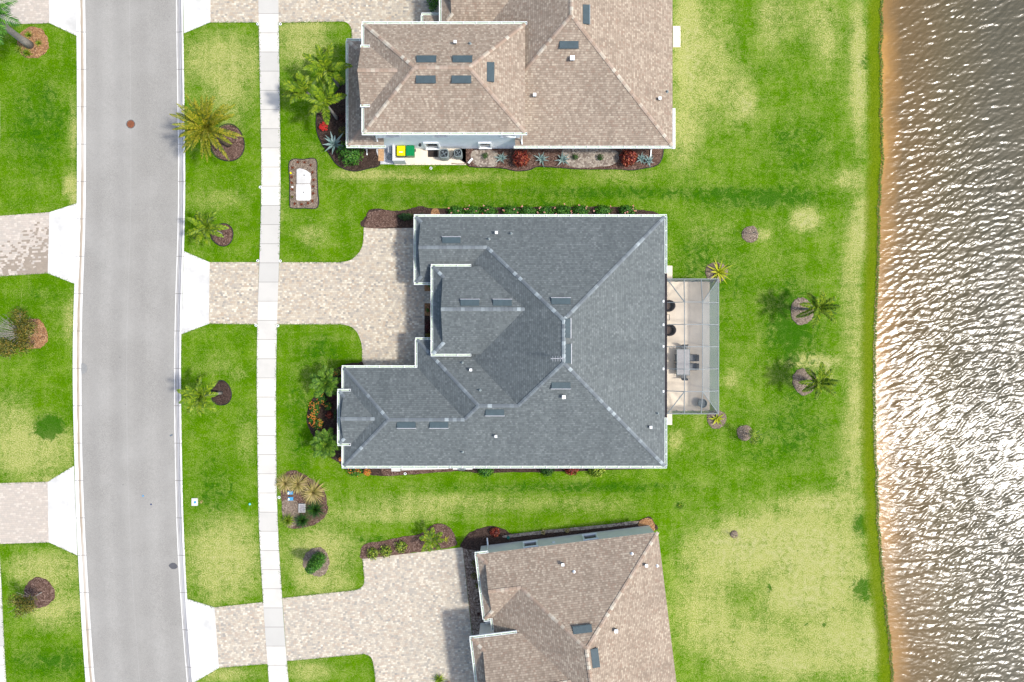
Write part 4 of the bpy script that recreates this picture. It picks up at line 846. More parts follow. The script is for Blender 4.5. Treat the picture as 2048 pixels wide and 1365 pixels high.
# ------------------------------------------------------------------ screened enclosure
def mk_screen(name, d):
    m = NT(name, .8, .1); m.p.inputs['Base Color'].default_value = (.27, .30, .30, 1)
    tr = m.n('ShaderNodeBsdfTransparent'); mx = m.n('ShaderNodeMixShader')
    m.setin(mx.inputs[0], m.mr(m.noise(m.pos(), 1.2, 2), .3, .7, d - .03, d + .03)); m.l(tr.outputs[0], mx.inputs[1]); m.l(m.p.outputs[0], mx.inputs[2]); m.l(mx.outputs[0], m.out.inputs[0]); return m.m
SCR = mk_screen('roof screen', .06); SCRE = mk_screen('steep screen', .28); SCRW = mk_screen('wall screen', .74); FR = M_plain('screen frame', (.17, .19, .19, 1), .5, .08)
sc = thing('screen_enclosure', (14.0, 0, 0), 'grey framed screened patio enclosure on the back of the slate-roofed house', 'screen enclosure')
zo, zi = 2.6, 3.35
def K(px, py, z_): return G(px, py, z_)
o_n, o_s = K(1400, 558.5, zo).y, K(1400, 828, zo).y; xi1, xi2 = K(1369, 600, zi).x, K(1405, 600, zi).x; i_n, i_s = K(1369, 604.5, zi).y, K(1369, 783.5, zi).y
xo = K(1437, 600, zo).x; x0 = 12.36
rows_y = [i_n + (i_s - i_n) * k / 4 for k in range(5)]
fr = bmesh.new()
def beam(bm, a, b, w_=.055, h_=.1):
    a, b = Vector(a), Vector(b); d = (b - a).normalized(); s_ = d.cross(Vector((0, 0, 1)));
    s_ = s_.normalized() if s_.length > .01 else Vector((1, 0, 0)); box(bm, (a + b) / 2, ((b - a).length, w_, h_), (d, s_, s_.cross(d).normalized()))
corn = [(x0, o_n, zo), (xo, o_n, zo), (xo, o_s, zo), (x0, o_s, zo)]
for a, b in ((0, 1), (1, 2), (2, 3)): beam(fr, corn[a], corn[b], .06, .1)
for y in rows_y: beam(fr, (x0, y, zo + .05), (xi1, y, zi)); beam(fr, (xi1, y, zi), (xi2, y, zi)); beam(fr, (xi2, y, zi), (xo, y, zo))
beam(fr, (xi1, i_n, zi), (xi1, i_s, zi)); beam(fr, (xi2, i_n, zi), (xi2, i_s, zi), .045, .08)
t1, t2 = x0 + (xo - x0) * .33, x0 + (xo - x0) * .66
for x, xi in ((t1, xi1), (t2, xi2)): beam(fr, (x, o_n, zo), (xi, i_n, zi)); beam(fr, (x, o_s, zo), (xi, i_s, zi))
new_obj('frame', fr, FR, sc)
for a, b, w_ in (((x0, o_n, zo), (xi1, i_n, zi), .055), ((x0, o_s, zo), (xi1, i_s, zi), .055), ((xo, o_n, zo), (xi2, i_n, zi), .04), ((xo, o_s, zo), (xi2, i_s, zi), .04)):
    fr = bmesh.new(); beam(fr, a, b, w_); new_obj('hip_rail', fr, GREYMETAL, sc)
for k, (x, y) in enumerate([(xo, o_n), (xo, o_s), (x0 + .1, o_n), (x0 + .1, o_s), (t1, o_n), (t2, o_n), (t1, o_s), (t2, o_s)] + [(xo, y) for y in rows_y]):
    b2 = bmesh.new(); box(b2, (x, y, zo / 2 + .02), (.05, .05, zo - .06)); new_obj('post', b2, GREYMETAL, sc)
def quads(name, qs, mat):
    b2 = bmesh.new()
    for q in qs: b2.faces.new([b2.verts.new(p) for p in q])
    return new_obj(name, b2, mat, sc)
quads('roof_screen', [[(x0, o_n, zo), (xo, o_n, zo), (xi2, i_n, zi), (xi1, i_n, zi)], [(x0, o_s, zo), (xo, o_s, zo), (xi2, i_s, zi), (xi1, i_s, zi)], [(x0, o_n, zo), (xi1, i_n, zi), (xi1, i_s, zi), (x0, o_s, zo)], [(xi1, i_n, zi), (xi2, i_n, zi), (xi2, i_s, zi), (xi1, i_s, zi)]], SCR)
quads('roof_screen', [[(xi2, i_n, zi), (xo, o_n, zo), (xo, o_s, zo), (xi2, i_s, zi)]], SCRE)
quads('wall_screen', [[(xo, o_n, .06), (xo, o_s, .06), (xo, o_s, zo), (xo, o_n, zo)], [(x0, o_n, .06), (xo, o_n, .06), (xo, o_n, zo), (x0, o_n, zo)], [(x0, o_s, .06), (xo, o_s, .06), (xo, o_s, zo), (x0, o_s, zo)]], SCRW)
for y in (603, 650, 693, 738, 783):
    p = K(1326.5, y, 2.8); b2 = bmesh.new(); box(b2, (p.x, p.y, 2.86), (.12, .18, .08)); new_obj('bracket', b2, WHITE, sc)

# patio furniture
def lounge(px, py, label):
    c = G(px, py); t = thing('lounge_chair', (c.x, c.y, .06), label, 'lounge chair', 'wicker lounge chairs on the patio')
    b = bmesh.new(); n = 14; ri, ro = .38, .50; lo, hi, lo2, hi2 = [], [], [], []
    for k in range(n + 1):
        a = R(-100 + 200 * k / n); bk = .85 - .25 * (abs(k - n / 2) / (n / 2)) ** 2
        for L_, r_, z_ in ((lo, ro, .12), (hi, ro + .04, bk), (lo2, ri, .12), (hi2, ri + .04, bk)): L_.append(b.verts.new((r_ * math.cos(a) * 1.0, r_ * math.sin(a) * .92, z_)))
    for k in range(n):
        b.faces.new((lo[k], lo[k + 1], hi[k + 1], hi[k])); b.faces.new((lo2[k + 1], lo2[k], hi2[k], hi2[k + 1])); b.faces.new((hi[k], hi[k + 1], hi2[k + 1], hi2[k]))
    for k in (0, n): b.faces.new((lo[k], hi[k], hi2[k], lo2[k]))
    new_obj('backrest', b, WICKER, t, 'local', True)
    b = bmesh.new(); box(b, (-.12, 0, .25), (.9, .74, .22)); new_obj('seat', b, WICKER, t, 'local')
    b = bmesh.new(); box(b, (-.12, 0, .42), (.72, .6, .12)); bmesh.ops.bevel(b, geom=b.edges[:], offset=.04, segments=2); new_obj('cushion', b, CUSH, t, 'local')
    for x, y in ((-.5, .3), (-.5, -.3), (.25, .3), (.25, -.3)): b = bmesh.new(); box(b, (x, y, .07), (.06, .06, .14)); new_obj('leg', b, WICKER, t, 'local')
lounge(1333, 613, 'brown wicker lounge chair nearer the top end of the screened patio'); lounge(1334.5, 661, 'brown wicker lounge chair between the small side table and the dining set')
c = G(1331, 635.5); t = thing('side_table', (c.x, c.y, .06), 'small dark framed side table between the two wicker lounge chairs', 'side table')
b = bmesh.new(); box(b, (0, 0, .44), (.42, .46, .03)); new_obj('tabletop', b, BEIGE, t, 'local')
b = bmesh.new()
for s_ in (-1, 1): box(b, (.21 * s_, 0, .45), (.03, .48, .05)); box(b, (0, .225 * s_, .45), (.39, .03, .05))
new_obj('rim', b, DARKMETAL, t, 'local')
for x in (-1, 1):
    for y in (-1, 1): b = bmesh.new(); box(b, (x * .19, y * .2, .21), (.03, .03, .42)); new_obj('leg', b, DARKMETAL, t, 'local')
c = G(1366.5, 724.5, .76); t = thing('dining_table', (c.x, c.y, .06), 'pale slatted rectangular dining table on the screened patio', 'table')
b = bmesh.new()
for k in range(8): box(b, (-.44 + .126 * k, 0, .70), (.118, 2.06, .035))
new_obj('tabletop', b, TABLETOP, t, 'local')
b = bmesh.new()
for s_ in (-1, 1): box(b, (s_ * .525, 0, .695), (.045, 2.18, .06)); box(b, (0, s_ * 1.065, .695), (1.0, .045, .06))
new_obj('table_frame', b, GREYMETAL, t, 'local')
for x in (-1, 1):
    for y in (-1, 1): b = bmesh.new(); box(b, (x * .46, y * .98, .33), (.06, .06, .66)); new_obj('leg', b, GREYMETAL, t, 'local')
def dchair(px, py, rz, label):
    c = G(px, py, .4); t = thing('dining_chair', (c.x, c.y, .06), label, 'chair', 'chairs round the patio dining table', rz)
    b = bmesh.new(); box(b, (0, 0, .42), (.5, .5, .04)); new_obj('seat', b, CHAIRGREY, t, 'local')
    b = bmesh.new(); ax = (Vector((.26, 0, .97)).normalized(), Vector((0, 1, 0)), Vector((-.97, 0, .26)).normalized()); box(b, (.31, 0, .68), (.5, .46, .03), ax); new_obj('backrest', b, CHAIRGREY, t, 'local')
    b = bmesh.new()
    for s_ in (-1, 1):
        tube(b, [(.24, s_ * .25, .42), (.38, s_ * .25, .95)], .02, 6); tube(b, [(-.2, s_ * .27, .62), (.3, s_ * .27, .64)], .025, 6); tube(b, [(-.2, s_ * .27, .42), (-.2, s_ * .27, .62)], .018, 6)
    tube(b, [(.38, -.25, .95), (.38, .25, .95)], .02, 6); new_obj('frame', b, DARKMETAL, t, 'local')
    for x in (-1, 1):
        for y in (-1, 1): b = bmesh.new(); tube(b, [(x * .22, y * .23, .41), (x * .26, y * .24, 0)], .02, 6); new_obj('leg', b, DARKMETAL, t, 'local')
dchair(1384.5, 716, 0, 'upper of the two grey dining chairs on the lake side of the patio table'); dchair(1384.5, 733.5, 0, 'lower of the two grey dining chairs on the lake side of the patio table')
dchair(1356.5, 716, math.pi, 'upper of the two dining chairs tucked in on the house side of the patio table'); dchair(1356.5, 733.5, math.pi, 'lower of the two dining chairs tucked in on the house side of the patio table')
dchair(1367, 699, math.pi / 2, 'dining chair at the upper end of the patio table'); dchair(1367, 751, -math.pi / 2, 'dining chair at the lower end of the patio table')

# ------------------------------------------------------------------ plants
def frond(bm, o, az, el, L, droop, nl=20, lw=.055, ll=.42, tips=1.0, vshape=.25):
    """one feather leaf: arching rachis with leaflets down both sides"""
    d = Vector((math.cos(az) * math.cos(el), math.sin(az) * math.cos(el), math.sin(el))); p = Vector(o); step = L / nl; pts = [p.copy()]; dirs = [d.copy()]
    for k in range(nl):
        p = p + d * step; d = (d + Vector((0, 0, -droop * (.4 + 1.3 * k / nl) / nl))).normalized(); pts.append(p.copy()); dirs.append(d.copy())
    up = Vector((0, 0, 1))
    for k in range(0, nl, 4):
        a, b = pts[k], pts[min(k + 4, nl)]; s_ = dirs[k].cross(up).normalized() * .02
        bm.faces.new([bm.verts.new(q) for q in (a - s_, a + s_, b + s_ * .6, b - s_ * .6)])
    for k in range(2, nl + 1):
        t = k / nl; s = dirs[k].cross(up).normalized(); nn = s.cross(dirs[k]).normalized()
        l = ll * (math.sin(math.pi * min(1, .18 + t * .78)) ** .7) * random.uniform(.85, 1.1)
        for sg in (-1, 1):
            for rep in range(2):
              dd_ = (dirs[k] * (.35 + .3 * rep + .5 * t + random.uniform(-.1, .1)) + s * sg * 1.0 + nn * random.uniform(-.2, vshape)).normalized(); e = pts[k] + dd_ * l + Vector((0, 0, -.18 * l)); m_ = pts[k] + dd_ * l * .5; w_ = dirs[k] * lw * .72
              bm.faces.new([bm.verts.new(q) for q in (pts[k] - w_ * .6, m_ - w_, e, m_ + w_)])
def palm(px, py, hgt, label, nf=20, L=1.7, mat=None, lean=(0, 0), droop=1.3, ll=.4, trunk=.11, lw=.06, name='palm_tree', nl=18, els=(10, 75), az0=None, group=None, tmat=None, shaft=True, azr=None):
    c = G(px, py); t = thing(name, (c.x, c.y, .03), label, 'palm', group)
    tp = Vector((lean[0], lean[1], hgt)); b = bmesh.new()
    k5 = [Vector((lean[0] * (q / 5) ** 1.5, lean[1] * (q / 5) ** 1.5, hgt * q / 5)) for q in range(6)]
    tube(b, k5, [trunk * 1.35, trunk * 1.1, trunk, trunk, trunk * .95, trunk * .85], 10); new_obj('trunk', b, tmat or TRUNK, t, 'local', True)
    if shaft and hgt > 1.5: b = bmesh.new(); tube(b, [tp - Vector((0, 0, .05)), tp + Vector((0, 0, .45))], [trunk * .9, trunk * .45], 8); new_obj('crownshaft', b, L_PALM, t, 'local')
    b = bmesh.new(); az0 = random.random() * 6 if az0 is None else az0
    for k in range(nf):
        f = k / nf; el = R(els[0] + (els[1] - els[0]) * f ** 1.2 + random.uniform(-6, 6)); az = az0 + k * 2.39996 + random.uniform(-.15, .15)
        if azr is not None: az = R(azr[0] + (azr[1] - azr[0]) * ((k * .618) % 1))
        frond(b, tp + Vector((0, 0, .2)), az, el, L * random.uniform(.82, 1.08), droop, nl, lw, ll)
    new_obj('crown', b, mat or L_PALM, t, 'local'); return t
PG = 'feather palms in round mulch beds'
palm(458, 290, 3.6, 'yellow-green date palm overhanging the curb beside the road', 46, 2.75, L_SAGO, (-.1, .25), .7, .27, .2, .05, nl=34, els=(2, 70), tmat=TRUNK_B, shaft=False, group=None)
palm(444, 468, 2.4, 'feathery palm in a round bed just above the slate-roofed house driveway apron', 13, 1.8, ll=.34, lw=.075, nl=24, lean=(-.15, .1), group=PG)
palm(444, 786, 3.6, 'feathery palm in a round bed below the slate-roofed house driveway apron', 13, 1.8, ll=.34, lw=.075, nl=24, lean=(-.1, 0), group=PG)
palm(1603, 619, 2.8, 'upper of the two palms on the back lawn near the lake', 12, 1.8, ll=.34, lw=.075, nl=24, lean=(.1, 0), group=PG, trunk=.09)
palm(1608, 761, 2.4, 'lower of the two palms on the back lawn near the lake', 12, 1.7, ll=.34, lw=.075, nl=24, lean=(.1, 0), group=PG, trunk=.09)
CG = 'palms clustered in the bed left of the two-storey house'
palm(677, 172, 3.4, 'tall palm topmost of the cluster beside the two-storey house', 10, 2.0, group=CG, droop=1.0, ll=.42, lw=.08, nl=26)
palm(640, 212, 3.2, 'palm of the cluster leaning out over the lawn toward the sidewalk', 7, 1.85, lean=(-.2, 0), group=CG, droop=1.0, ll=.42, lw=.08, nl=26, azr=(90, 250))
palm(675, 238, 3.4, 'lowest palm of the cluster above the red flowers', 8, 2.0, group=CG, droop=1.0, ll=.42, lw=.08, nl=26, azr=(30, 320))
palm(664, 764, 1.7, 'spreading palm at the upper end of the front flower bed', 16, 1.4, L_PALM2, droop=.9, ll=.42, group='palms in the front flower bed')
palm(665, 881, 1.7, 'spreading palm at the lower end of the front flower bed', 16, 1.4, L_PALM2, droop=1.0, ll=.42, group='palms in the front flower bed')
palm(866, 1071, 1.0, 'young bright green palm in the mulch bed above the lower driveway', 8, 1.15, L_PALM, droop=.6, ll=.34, trunk=.07, nl=14, els=(15, 45))
palm(62, 92, 5.2, 'tall palm with smooth pale trunk leaning out of the top left corner', 24, 2.7, L_MID, lean=(.5, .2), droop=1.2, ll=.75, trunk=.26, lw=.07)

def clump(bm, c, rad, n, size, flat=.0, shell=.55, rnd=None):
    """leaf-sized faces through an ellipsoid, uneven outline"""
    cx, cy, cz = c
    for _ in range(n):
        d = Vector((random.gauss(0, 1), random.gauss(0, 1), random.gauss(0, 1))).normalized(); r = shell + (1 - shell) * random.random() ** .6
        lump = .84 + .22 * mnoise.noise(Vector((d.x * 2.1 + cx, d.y * 2.1 + cy, d.z * 2.1)))+ .1 * mnoise.noise(Vector((d.x * 5 + cx, d.y * 5, d.z * 5 + cy)))
        p = Vector((cx + d.x * rad[0] * r * lump, cy + d.y * rad[1] * r * lump, max(.06, cz + d.z * rad[2] * r * lump)))
        nn = (d + Vector((random.uniform(-.7, .7), random.uniform(-.7, .7), random.uniform(-.3, .9)))).normalized(); a = nn.orthogonal().normalized(); a = Matrix.Rotation(random.random() * 6.28, 3, nn) @ a; b_ = nn.cross(a)
        s = size * random.uniform(.6, 1.25)
        bm.faces.new([bm.verts.new(q) for q in (p - a * s, p - b_ * s * .45, p + a * s, p + b_ * s * .45)])
def shrub(px, py, r, hgt, label, mat, cat='shrub', name='shrub', n=420, size=.085, flower=None, nfl=30, group=None, ex=1, ey=1, fsize=.05, z0=0):
    c = G(px, py); t = thing(name, (c.x, c.y, .03), label, cat, group)
    b = bmesh.new(); clump(b, (0, 0, hgt * .5 + z0), (r * ex, r * ey, hgt * .55), int(n), size); new_obj('foliage', b, mat, t, 'local')
    b = bmesh.new()
    for k in range(5): a = k * 1.26 + .3; tube(b, [(0, 0, 0), (math.cos(a) * r * .25 * ex, math.sin(a) * r * .25 * ey, (hgt * .5 + z0)), (math.cos(a) * r * .5 * ex, math.sin(a) * r * .5 * ey, (hgt * .75 + z0))], [.03, .02, .01], 5)
    new_obj('stem', b, TRUNK_B, t, 'local')
    if flower:
        b = bmesh.new()
        for _ in range(nfl):
            a = random.random() * 6.28; rr = math.sqrt(random.random()) * .95; zz = hgt * .5 + z0 + hgt * .58 * math.sqrt(max(0, 1 - rr * rr)); p = Vector((math.cos(a) * rr * r * ex, math.sin(a) * rr * r * ey, zz + .03))
            for q in range(3):
                a1 = random.random() * 6.28; s = fsize * random.uniform(.6, 1.1); u_ = Vector((math.cos(a1), math.sin(a1), .2)); v_ = Vector((-math.sin(a1), math.cos(a1), random.uniform(-.3, .3)))
                pp = p + Vector((random.uniform(-.05, .05), random.uniform(-.05, .05), 0)); b.faces.new([b.verts.new(w2) for w2 in (pp - u_ * s, pp - v_ * s * .7, pp + u_ * s, pp + v_ * s * .7)])
        new_obj('flowers', b, flower, t, 'local')
    return t
def rosette(px, py, n, L, W, mat, label, cat, name, group=None, els=(12, 75), bend=.5, z0=.05):
    """stiff tapering leaves from one heart (agave, yucca, bromeliad, grass)"""
    c = G(px, py); t = thing(name, (c.x, c.y, z0), label, cat, group); b = bmesh.new(); a0 = random.random() * 6
    for k in range(n):
        f = k / max(1, n - 1); el = R(els[0] + (els[1] - els[0]) * f + random.uniform(-5, 5)); az = a0 + k * 2.39996 + random.uniform(-.12, .12); l = L * (1 - .35 * f) * random.uniform(.85, 1.1); d = Vector((math.cos(az) * math.cos(el), math.sin(az) * math.cos(el), math.sin(el))); s = Vector((-math.sin(az), math.cos(az), 0)); p = Vector((0, 0, .03)); prev = None; m_ = 5
        for q in range(m_ + 1):
            tt = q / m_; w_ = W * (.6 + .8 * tt if tt < .4 else (1 - tt) / .6 * .92) * .5; up_ = Vector((0, 0, w_ * .55)); row = [b.verts.new(p - s * w_ + up_), b.verts.new(p), b.verts.new(p + s * w_ + up_)]
            if prev: b.faces.new((prev[0], prev[1], row[1], row[0])); b.faces.new((prev[1], prev[2], row[2], row[1]))
            prev = row; p = p + d * (l / m_); d = (d + Vector((0, 0, -bend / m_))).normalized()
    new_obj('leaves', b, mat, t, 'local'); 
    b = bmesh.new(); lathe(b, (0, 0, 0), [(W * .6, 0), (W * .7, .06), (W * .3, .14)], 8); new_obj('heart', b, mat, t, 'local'); return t

AG = 'blue-grey agaves'
rosette(672, 292, 20, 1.25, .22, L_AGAVE, 'large blue-grey agave in the bed below the red flowers', 'agave', 'agave', AG, (8, 80), .25, .35)
for x, y, L_, lb in ((1003, 318, .52, 'small blue-grey agave left of the leftmost round red bush along the wall'), (1083, 320, .6, 'blue-grey agave just right of the left round red bush'), (1125, 321, .68, 'larger blue-grey agave left of a small round green shrub in sandy soil'),
                  (1281, 319, .52, 'blue-grey agave touching the right side of the right red bush'), (1297, 323, .5, 'last blue-grey agave at the curved end of the bed')):
    rosette(x, y, 17, L_ * 1.3, .15, L_AGAVE, lb, 'agave', 'agave', AG, (8, 80), .3)
rosette(1437, 545, 22, 1.5, .17, L_YEL, 'large yellow striped yucca at the upper corner of the screened patio', 'yucca', 'yucca', None, (5, 80), .35)
rosette(1433, 839, 13, .85, .17, L_YEL, 'small yellow yucca at the lower corner of the screened patio', 'yucca', 'yucca', None, (8, 75), .3)
rosette(893, 1078, 16, .42, .04, L_YEL, 'small yellow spiky plant right of the young palm above the lower driveway', 'plant', 'yucca')
shrub(1042, 321, .86, 1.3, 'left of the two round red bushes along the two-storey house wall', L_RED, 'bush', 'red_bush', 900, .11, group='round red bushes'); shrub(1254, 320, .82, 1.25, 'right of the two round red bushes near the end of the wall bed', L_RED, 'bush', 'red_bush', 850, .11, group='round red bushes')
for x, y, r, lb in ((971, 314, .33, 'small round green shrub beside the white pipes and AC pad'), (1150, 316, .34, 'small round green shrub right of the larger agave'), (1200, 317, .33, 'small round green shrub alone in sandy soil under the white windows')):
    shrub(x, y, r, .55, lb, L_DARK if False else L_GRASS, 'shrub', 'round_shrub', 260, .05, group='small clipped green shrubs')
shrub(705, 312, 1.3, 1.6, 'big rounded green bush at the lower left corner of the two-storey house', L_MID, 'bush', 'round_shrub', 1300, .1)
shrub(650, 256, .36, .4, 'bright red flowering plant under the lowest clustered palm', L_MID, 'flowering plant', 'flowering_plant', 90, .06, FL_R, 70, ex=1.1, ey=1.1); shrub(688, 238, .5, .6, 'dark red foliage plant against the two-storey house skirt roof', L_DRED, 'plant', 'croton', 240, .08); shrub(688, 266, .5, .7, 'olive green shrub between dark red plant and big rounded bush', L_OLIVE, 'shrub', 'shrub', 260, .07)
shrub(640, 214, .18, .3, 'small yellow-orange plant at the left edge of the palm cluster bed', L_YEL, 'plant', 'flowering_plant', 60, .05, FL_O, 14)
shrub(814, 436, .72, .9, 'dark green clipped hedge shrub in mulch above the wide driveway corner', L_DARK, 'hedge', 'hedge_shrub', 750, .07, ex=1.05, ey=.5)
# hedge along the upper wall of the slate-roofed house
HG = 'flowering hedge shrubs along the upper wall'
hx = [(913, 'first flowering hedge shrub at the left end, just right of the orange mulch'), (945, 'second flowering hedge shrub from the left along the upper wall'), (978, 'flowering hedge shrub just left of the first dark mulch gap'), (1022, 'flowering hedge shrub with two coral blooms right of the first dark gap'), (1055, 'fifth flowering hedge shrub from the left along the upper wall'),
      (1090, 'flowering hedge shrub in the middle of the upper wall row'), (1125, 'seventh flowering hedge shrub from the left along the upper wall'), (1160, 'flowering hedge shrub with a pale pink bloom left of the second dark gap'), (1205, 'flowering hedge shrub standing between the two dark gaps at the right'), (1254, 'last flowering hedge shrub at the right end of the upper wall row')]
for i, (x, lb) in enumerate(hx):
    shrub(x, 425.5 - (x > 1100) * 1.5, .78, .7, lb, L_MID, 'hedge shrub', 'hedge_shrub', 950, .08, FL_P, 3 + (i * 3) % 4, HG, 1.12, .76, .07)
shrub(845, 432, .3, .35, 'low dark green plant by the corner gutter above the garage', L_DARK, 'plant', 'shrub', 120, .05)
# front flower bed
shrub(632, 818, .62, .7, 'orange and yellow flowering mound in the middle of the front bed', L_MID, 'flowering shrub', 'lantana', 620, .07, FL_O, 34, ex=.8, ey=1.4); shrub(646, 797, .5, .6, 'green mound with a few orange blooms above the middle of the front bed', L_MID, 'flowering shrub', 'lantana', 420, .07, FL_O, 10); shrub(637, 847, .6, .6, 'yellow-orange flowering mound low in the front bed', L_MID, 'flowering shrub', 'lantana', 520, .07, FL_O, 30, ex=1, ey=.9)
shrub(660, 830, .36, .5, 'bright red croton in the middle of the front bed beside the house', L_RED, 'croton', 'croton', 220, .08); shrub(669, 793, .34, .5, 'dark red croton below the upper front palm', L_DRED, 'croton', 'croton', 180, .08); shrub(672, 860, .36, .5, 'dark red croton above the lower front palm', L_DRED, 'croton', 'croton', 180, .08)
shrub(676, 745, .42, .5, 'yellow-green shrub with an orange bloom near the upper front corner', L_LIME, 'shrub', 'shrub', 200, .07, FL_O, 8); shrub(684, 917, .2, .35, 'small orange blooming plant at the lower front corner', L_LIME, 'plant', 'flowering_plant', 60, .05, FL_O, 26); shrub(672, 830, .25, .5, 'narrow dark green shrub squeezed against the front gable wall', L_DARK, 'shrub', 'shrub', 140, .06, ex=.6, ey=2.4)
shrub(640, 870, .4, .5, 'plain green shrub between flowering mounds and lower front palm', L_MID, 'shrub', 'shrub', 240, .07); shrub(645, 780, .42, .45, 'plain green shrub left below the upper front palm', L_MID, 'shrub', 'shrub', 240, .07)
shrub(658, 812, .42, .5, 'green mound with sparse orange blooms right of the flowering mound in the front bed', L_MID, 'flowering shrub', 'lantana', 340, .07, FL_O, 6); shrub(652, 893, .5, .5, 'green mound below the lower front palm', L_MID, 'shrub', 'shrub', 320, .07); shrub(626, 838, .42, .5, 'leftmost flowering mound on the lawn edge of the front bed', L_MID, 'flowering shrub', 'lantana', 320, .07, FL_O, 16)
# lower wall
shrub(712, 943, .62, .7, 'flowering green shrub at the left end of the lower wall', L_MID, 'flowering shrub', 'lantana', 420, .07, FL_O, 14, ex=1.3, ey=.75); shrub(737, 943, .3, .5, 'small red and orange blooming plant on the lower wall', L_LIME, 'plant', 'flowering_plant', 80, .06, FL_O, 40)
shrub(972, 940, .8, .9, 'bright green shrub halfway along the lower wall', L_MID, 'shrub', 'round_shrub', 800, .09, ex=1, ey=.75, group=None); shrub(1094, 940, .72, .8, 'dark green shrub left of the red shrub on the lower wall', L_GRASS, 'shrub', 'round_shrub', 520, .08, ex=1, ey=.8); shrub(1142, 938, .7, .8, 'rounded red-orange shrub under the lower wall gutter', L_RED, 'shrub', 'red_bush', 560, .09, ex=1, ey=.8); shrub(1192, 940, .82, .8, 'lime yellow shrub right of the red shrub on the lower wall', L_LIME, 'shrub', 'round_shrub', 700, .1, ex=1, ey=.85)
# entry beds
shrub(860, 572, .22, .3, 'small green plant in the little orange bed by the garage corner', L_MID, 'plant', 'shrub', 90, .05); shrub(856, 621, .2, .35, 'small green plant in the orange mulch beside the entry', L_MID, 'plant', 'shrub', 90, .05); shrub(861, 615, .12, .25, 'tiny dark maroon plant beside the entry', L_DRED, 'plant', 'croton', 40, .05)
shrub(857, 655, .42, .5, 'brown-red shrub mass in the entry bed', L_DRED, 'shrub', 'croton', 300, .07, ex=.8, ey=1.6); shrub(857, 671, .3, .4, 'olive mottled shrub at the lower end of the entry bed', L_OLIVE, 'shrub', 'shrub', 140, .06)
# island bed by the sidewalk
TG = 'straw-coloured fountain grasses in the sidewalk bed'
for x, y, L_, lb in ((572, 966, .85, 'straw-coloured fountain grass nearest the sidewalk'), (597, 967, .95, 'middle of the three straw-coloured fountain grasses'), (628, 984, 1.1, 'largest straw-coloured fountain grass at the right of the bed')):
    rosette(x, y, 190, L_ * 1.35, .05, L_TAN, lb, 'ornamental grass', 'fountain_grass', TG, (8, 80), 1.1)
GGp = 'green grass tufts in the sidewalk bed'
for x, y, L_, mt, lb in ((632, 1018, .95, L_GRASS, 'big dark green grass tuft right of the grey utility box'), (606, 1040, .75, L_GRASS, 'dark green grass tuft at the bottom of the sidewalk bed'), (577, 1040, .6, L_LIME, 'yellow-green grass tuft at the lower left of the sidewalk bed')):
    rosette(x, y, 150, L_ * 1.25, .05, mt, lb, 'ornamental grass', 'grass_tuft', GGp, (12, 85), .7)
shrub(747, 1106, .64, .6, 'lime shrub at the left end of the bed above the lower driveway', L_LIME, 'shrub', 'round_shrub', 300, .09, group='lime shrubs above the lower driveway'); shrub(773, 1101, .64, .6, 'middle lime shrub above the lower driveway', L_LIME, 'shrub', 'round_shrub', 300, .09, group='lime shrubs above the lower driveway'); shrub(803, 1092, .64, .6, 'lime shrub nearest the young palm above the lower driveway', L_LIME, 'shrub', 'round_shrub', 300, .09, group='lime shrubs above the lower driveway')
shrub(990, 1063, .5, .6, 'orange-red croton in the dark bed by the turned house corner', L_RED, 'croton', 'croton', 300, .09); shrub(1086, 1064, .25, .3, 'left small orange-brown plant against the greige wall', L_TAN, 'plant', 'shrub', 90, .06); shrub(1134, 1060, .25, .3, 'right small orange-brown plant against the greige wall', L_TAN, 'plant', 'shrub', 90, .06)
for x, y, lb in ((950, 1126, 'olive shrub near the top of the pebble strip'), (949, 1150, 'rounder olive shrub in the middle of the pebble strip'), (957, 1170, 'small olive shrub low in the pebble strip')): shrub(x, y, .38, .5, lb, L_OLIVE, 'shrub', 'shrub', 150, .07)
shrub(957, 1228, .2, .3, 'tiny red-brown plant in the pebble strip', L_DRED, 'plant', 'croton', 50, .06)
rosette(879, 1357, 40, .75, .08, L_LIME, 'bright green fern in the driveway at the bottom edge', 'fern', 'fern'); shrub(898, 1366, .3, .4, 'pink and dark red plant at the bottom edge beside the fern', L_DRED, 'plant', 'croton', 90, .06, FL_P, 6)
# bromeliads round the utility lids
BG = 'orange bromeliads round the utility covers'
bl = [(597, 325.5), (610.5, 326), (622.5, 331.5), (586, 337), (584.5, 355), (585, 367), (585.5, 380), (585.5, 395, 1), (590.5, 408.5), (604, 410), (617.5, 407.5), (626, 403), (627.5, 388), (627, 374), (628.5, 361), (626, 346)]
nm = ['first along the top edge', 'second along the top edge', 'at the upper right corner', 'at the upper left', 'below the yellow cap on the left side', 'above the white cap on the left side', 'below the white cap on the left side', 'yellow-green one at the lower left', 'leftmost on the bottom edge', 'middle of the bottom edge', 'right on the bottom edge', 'at the lower right corner', 'lowest on the right side', 'second from below on the right side', 'third from below on the right side', 'uppermost on the right side']
for p_, n_ in zip(bl, nm): rosette(p_[0], p_[1], 13, .24, .05, L_OLIVE if len(p_) > 2 else L_BROM, 'small bromeliad ' + n_ + ' of the utility cover bed', 'bromeliad', 'bromeliad', BG, (15, 80), .4)

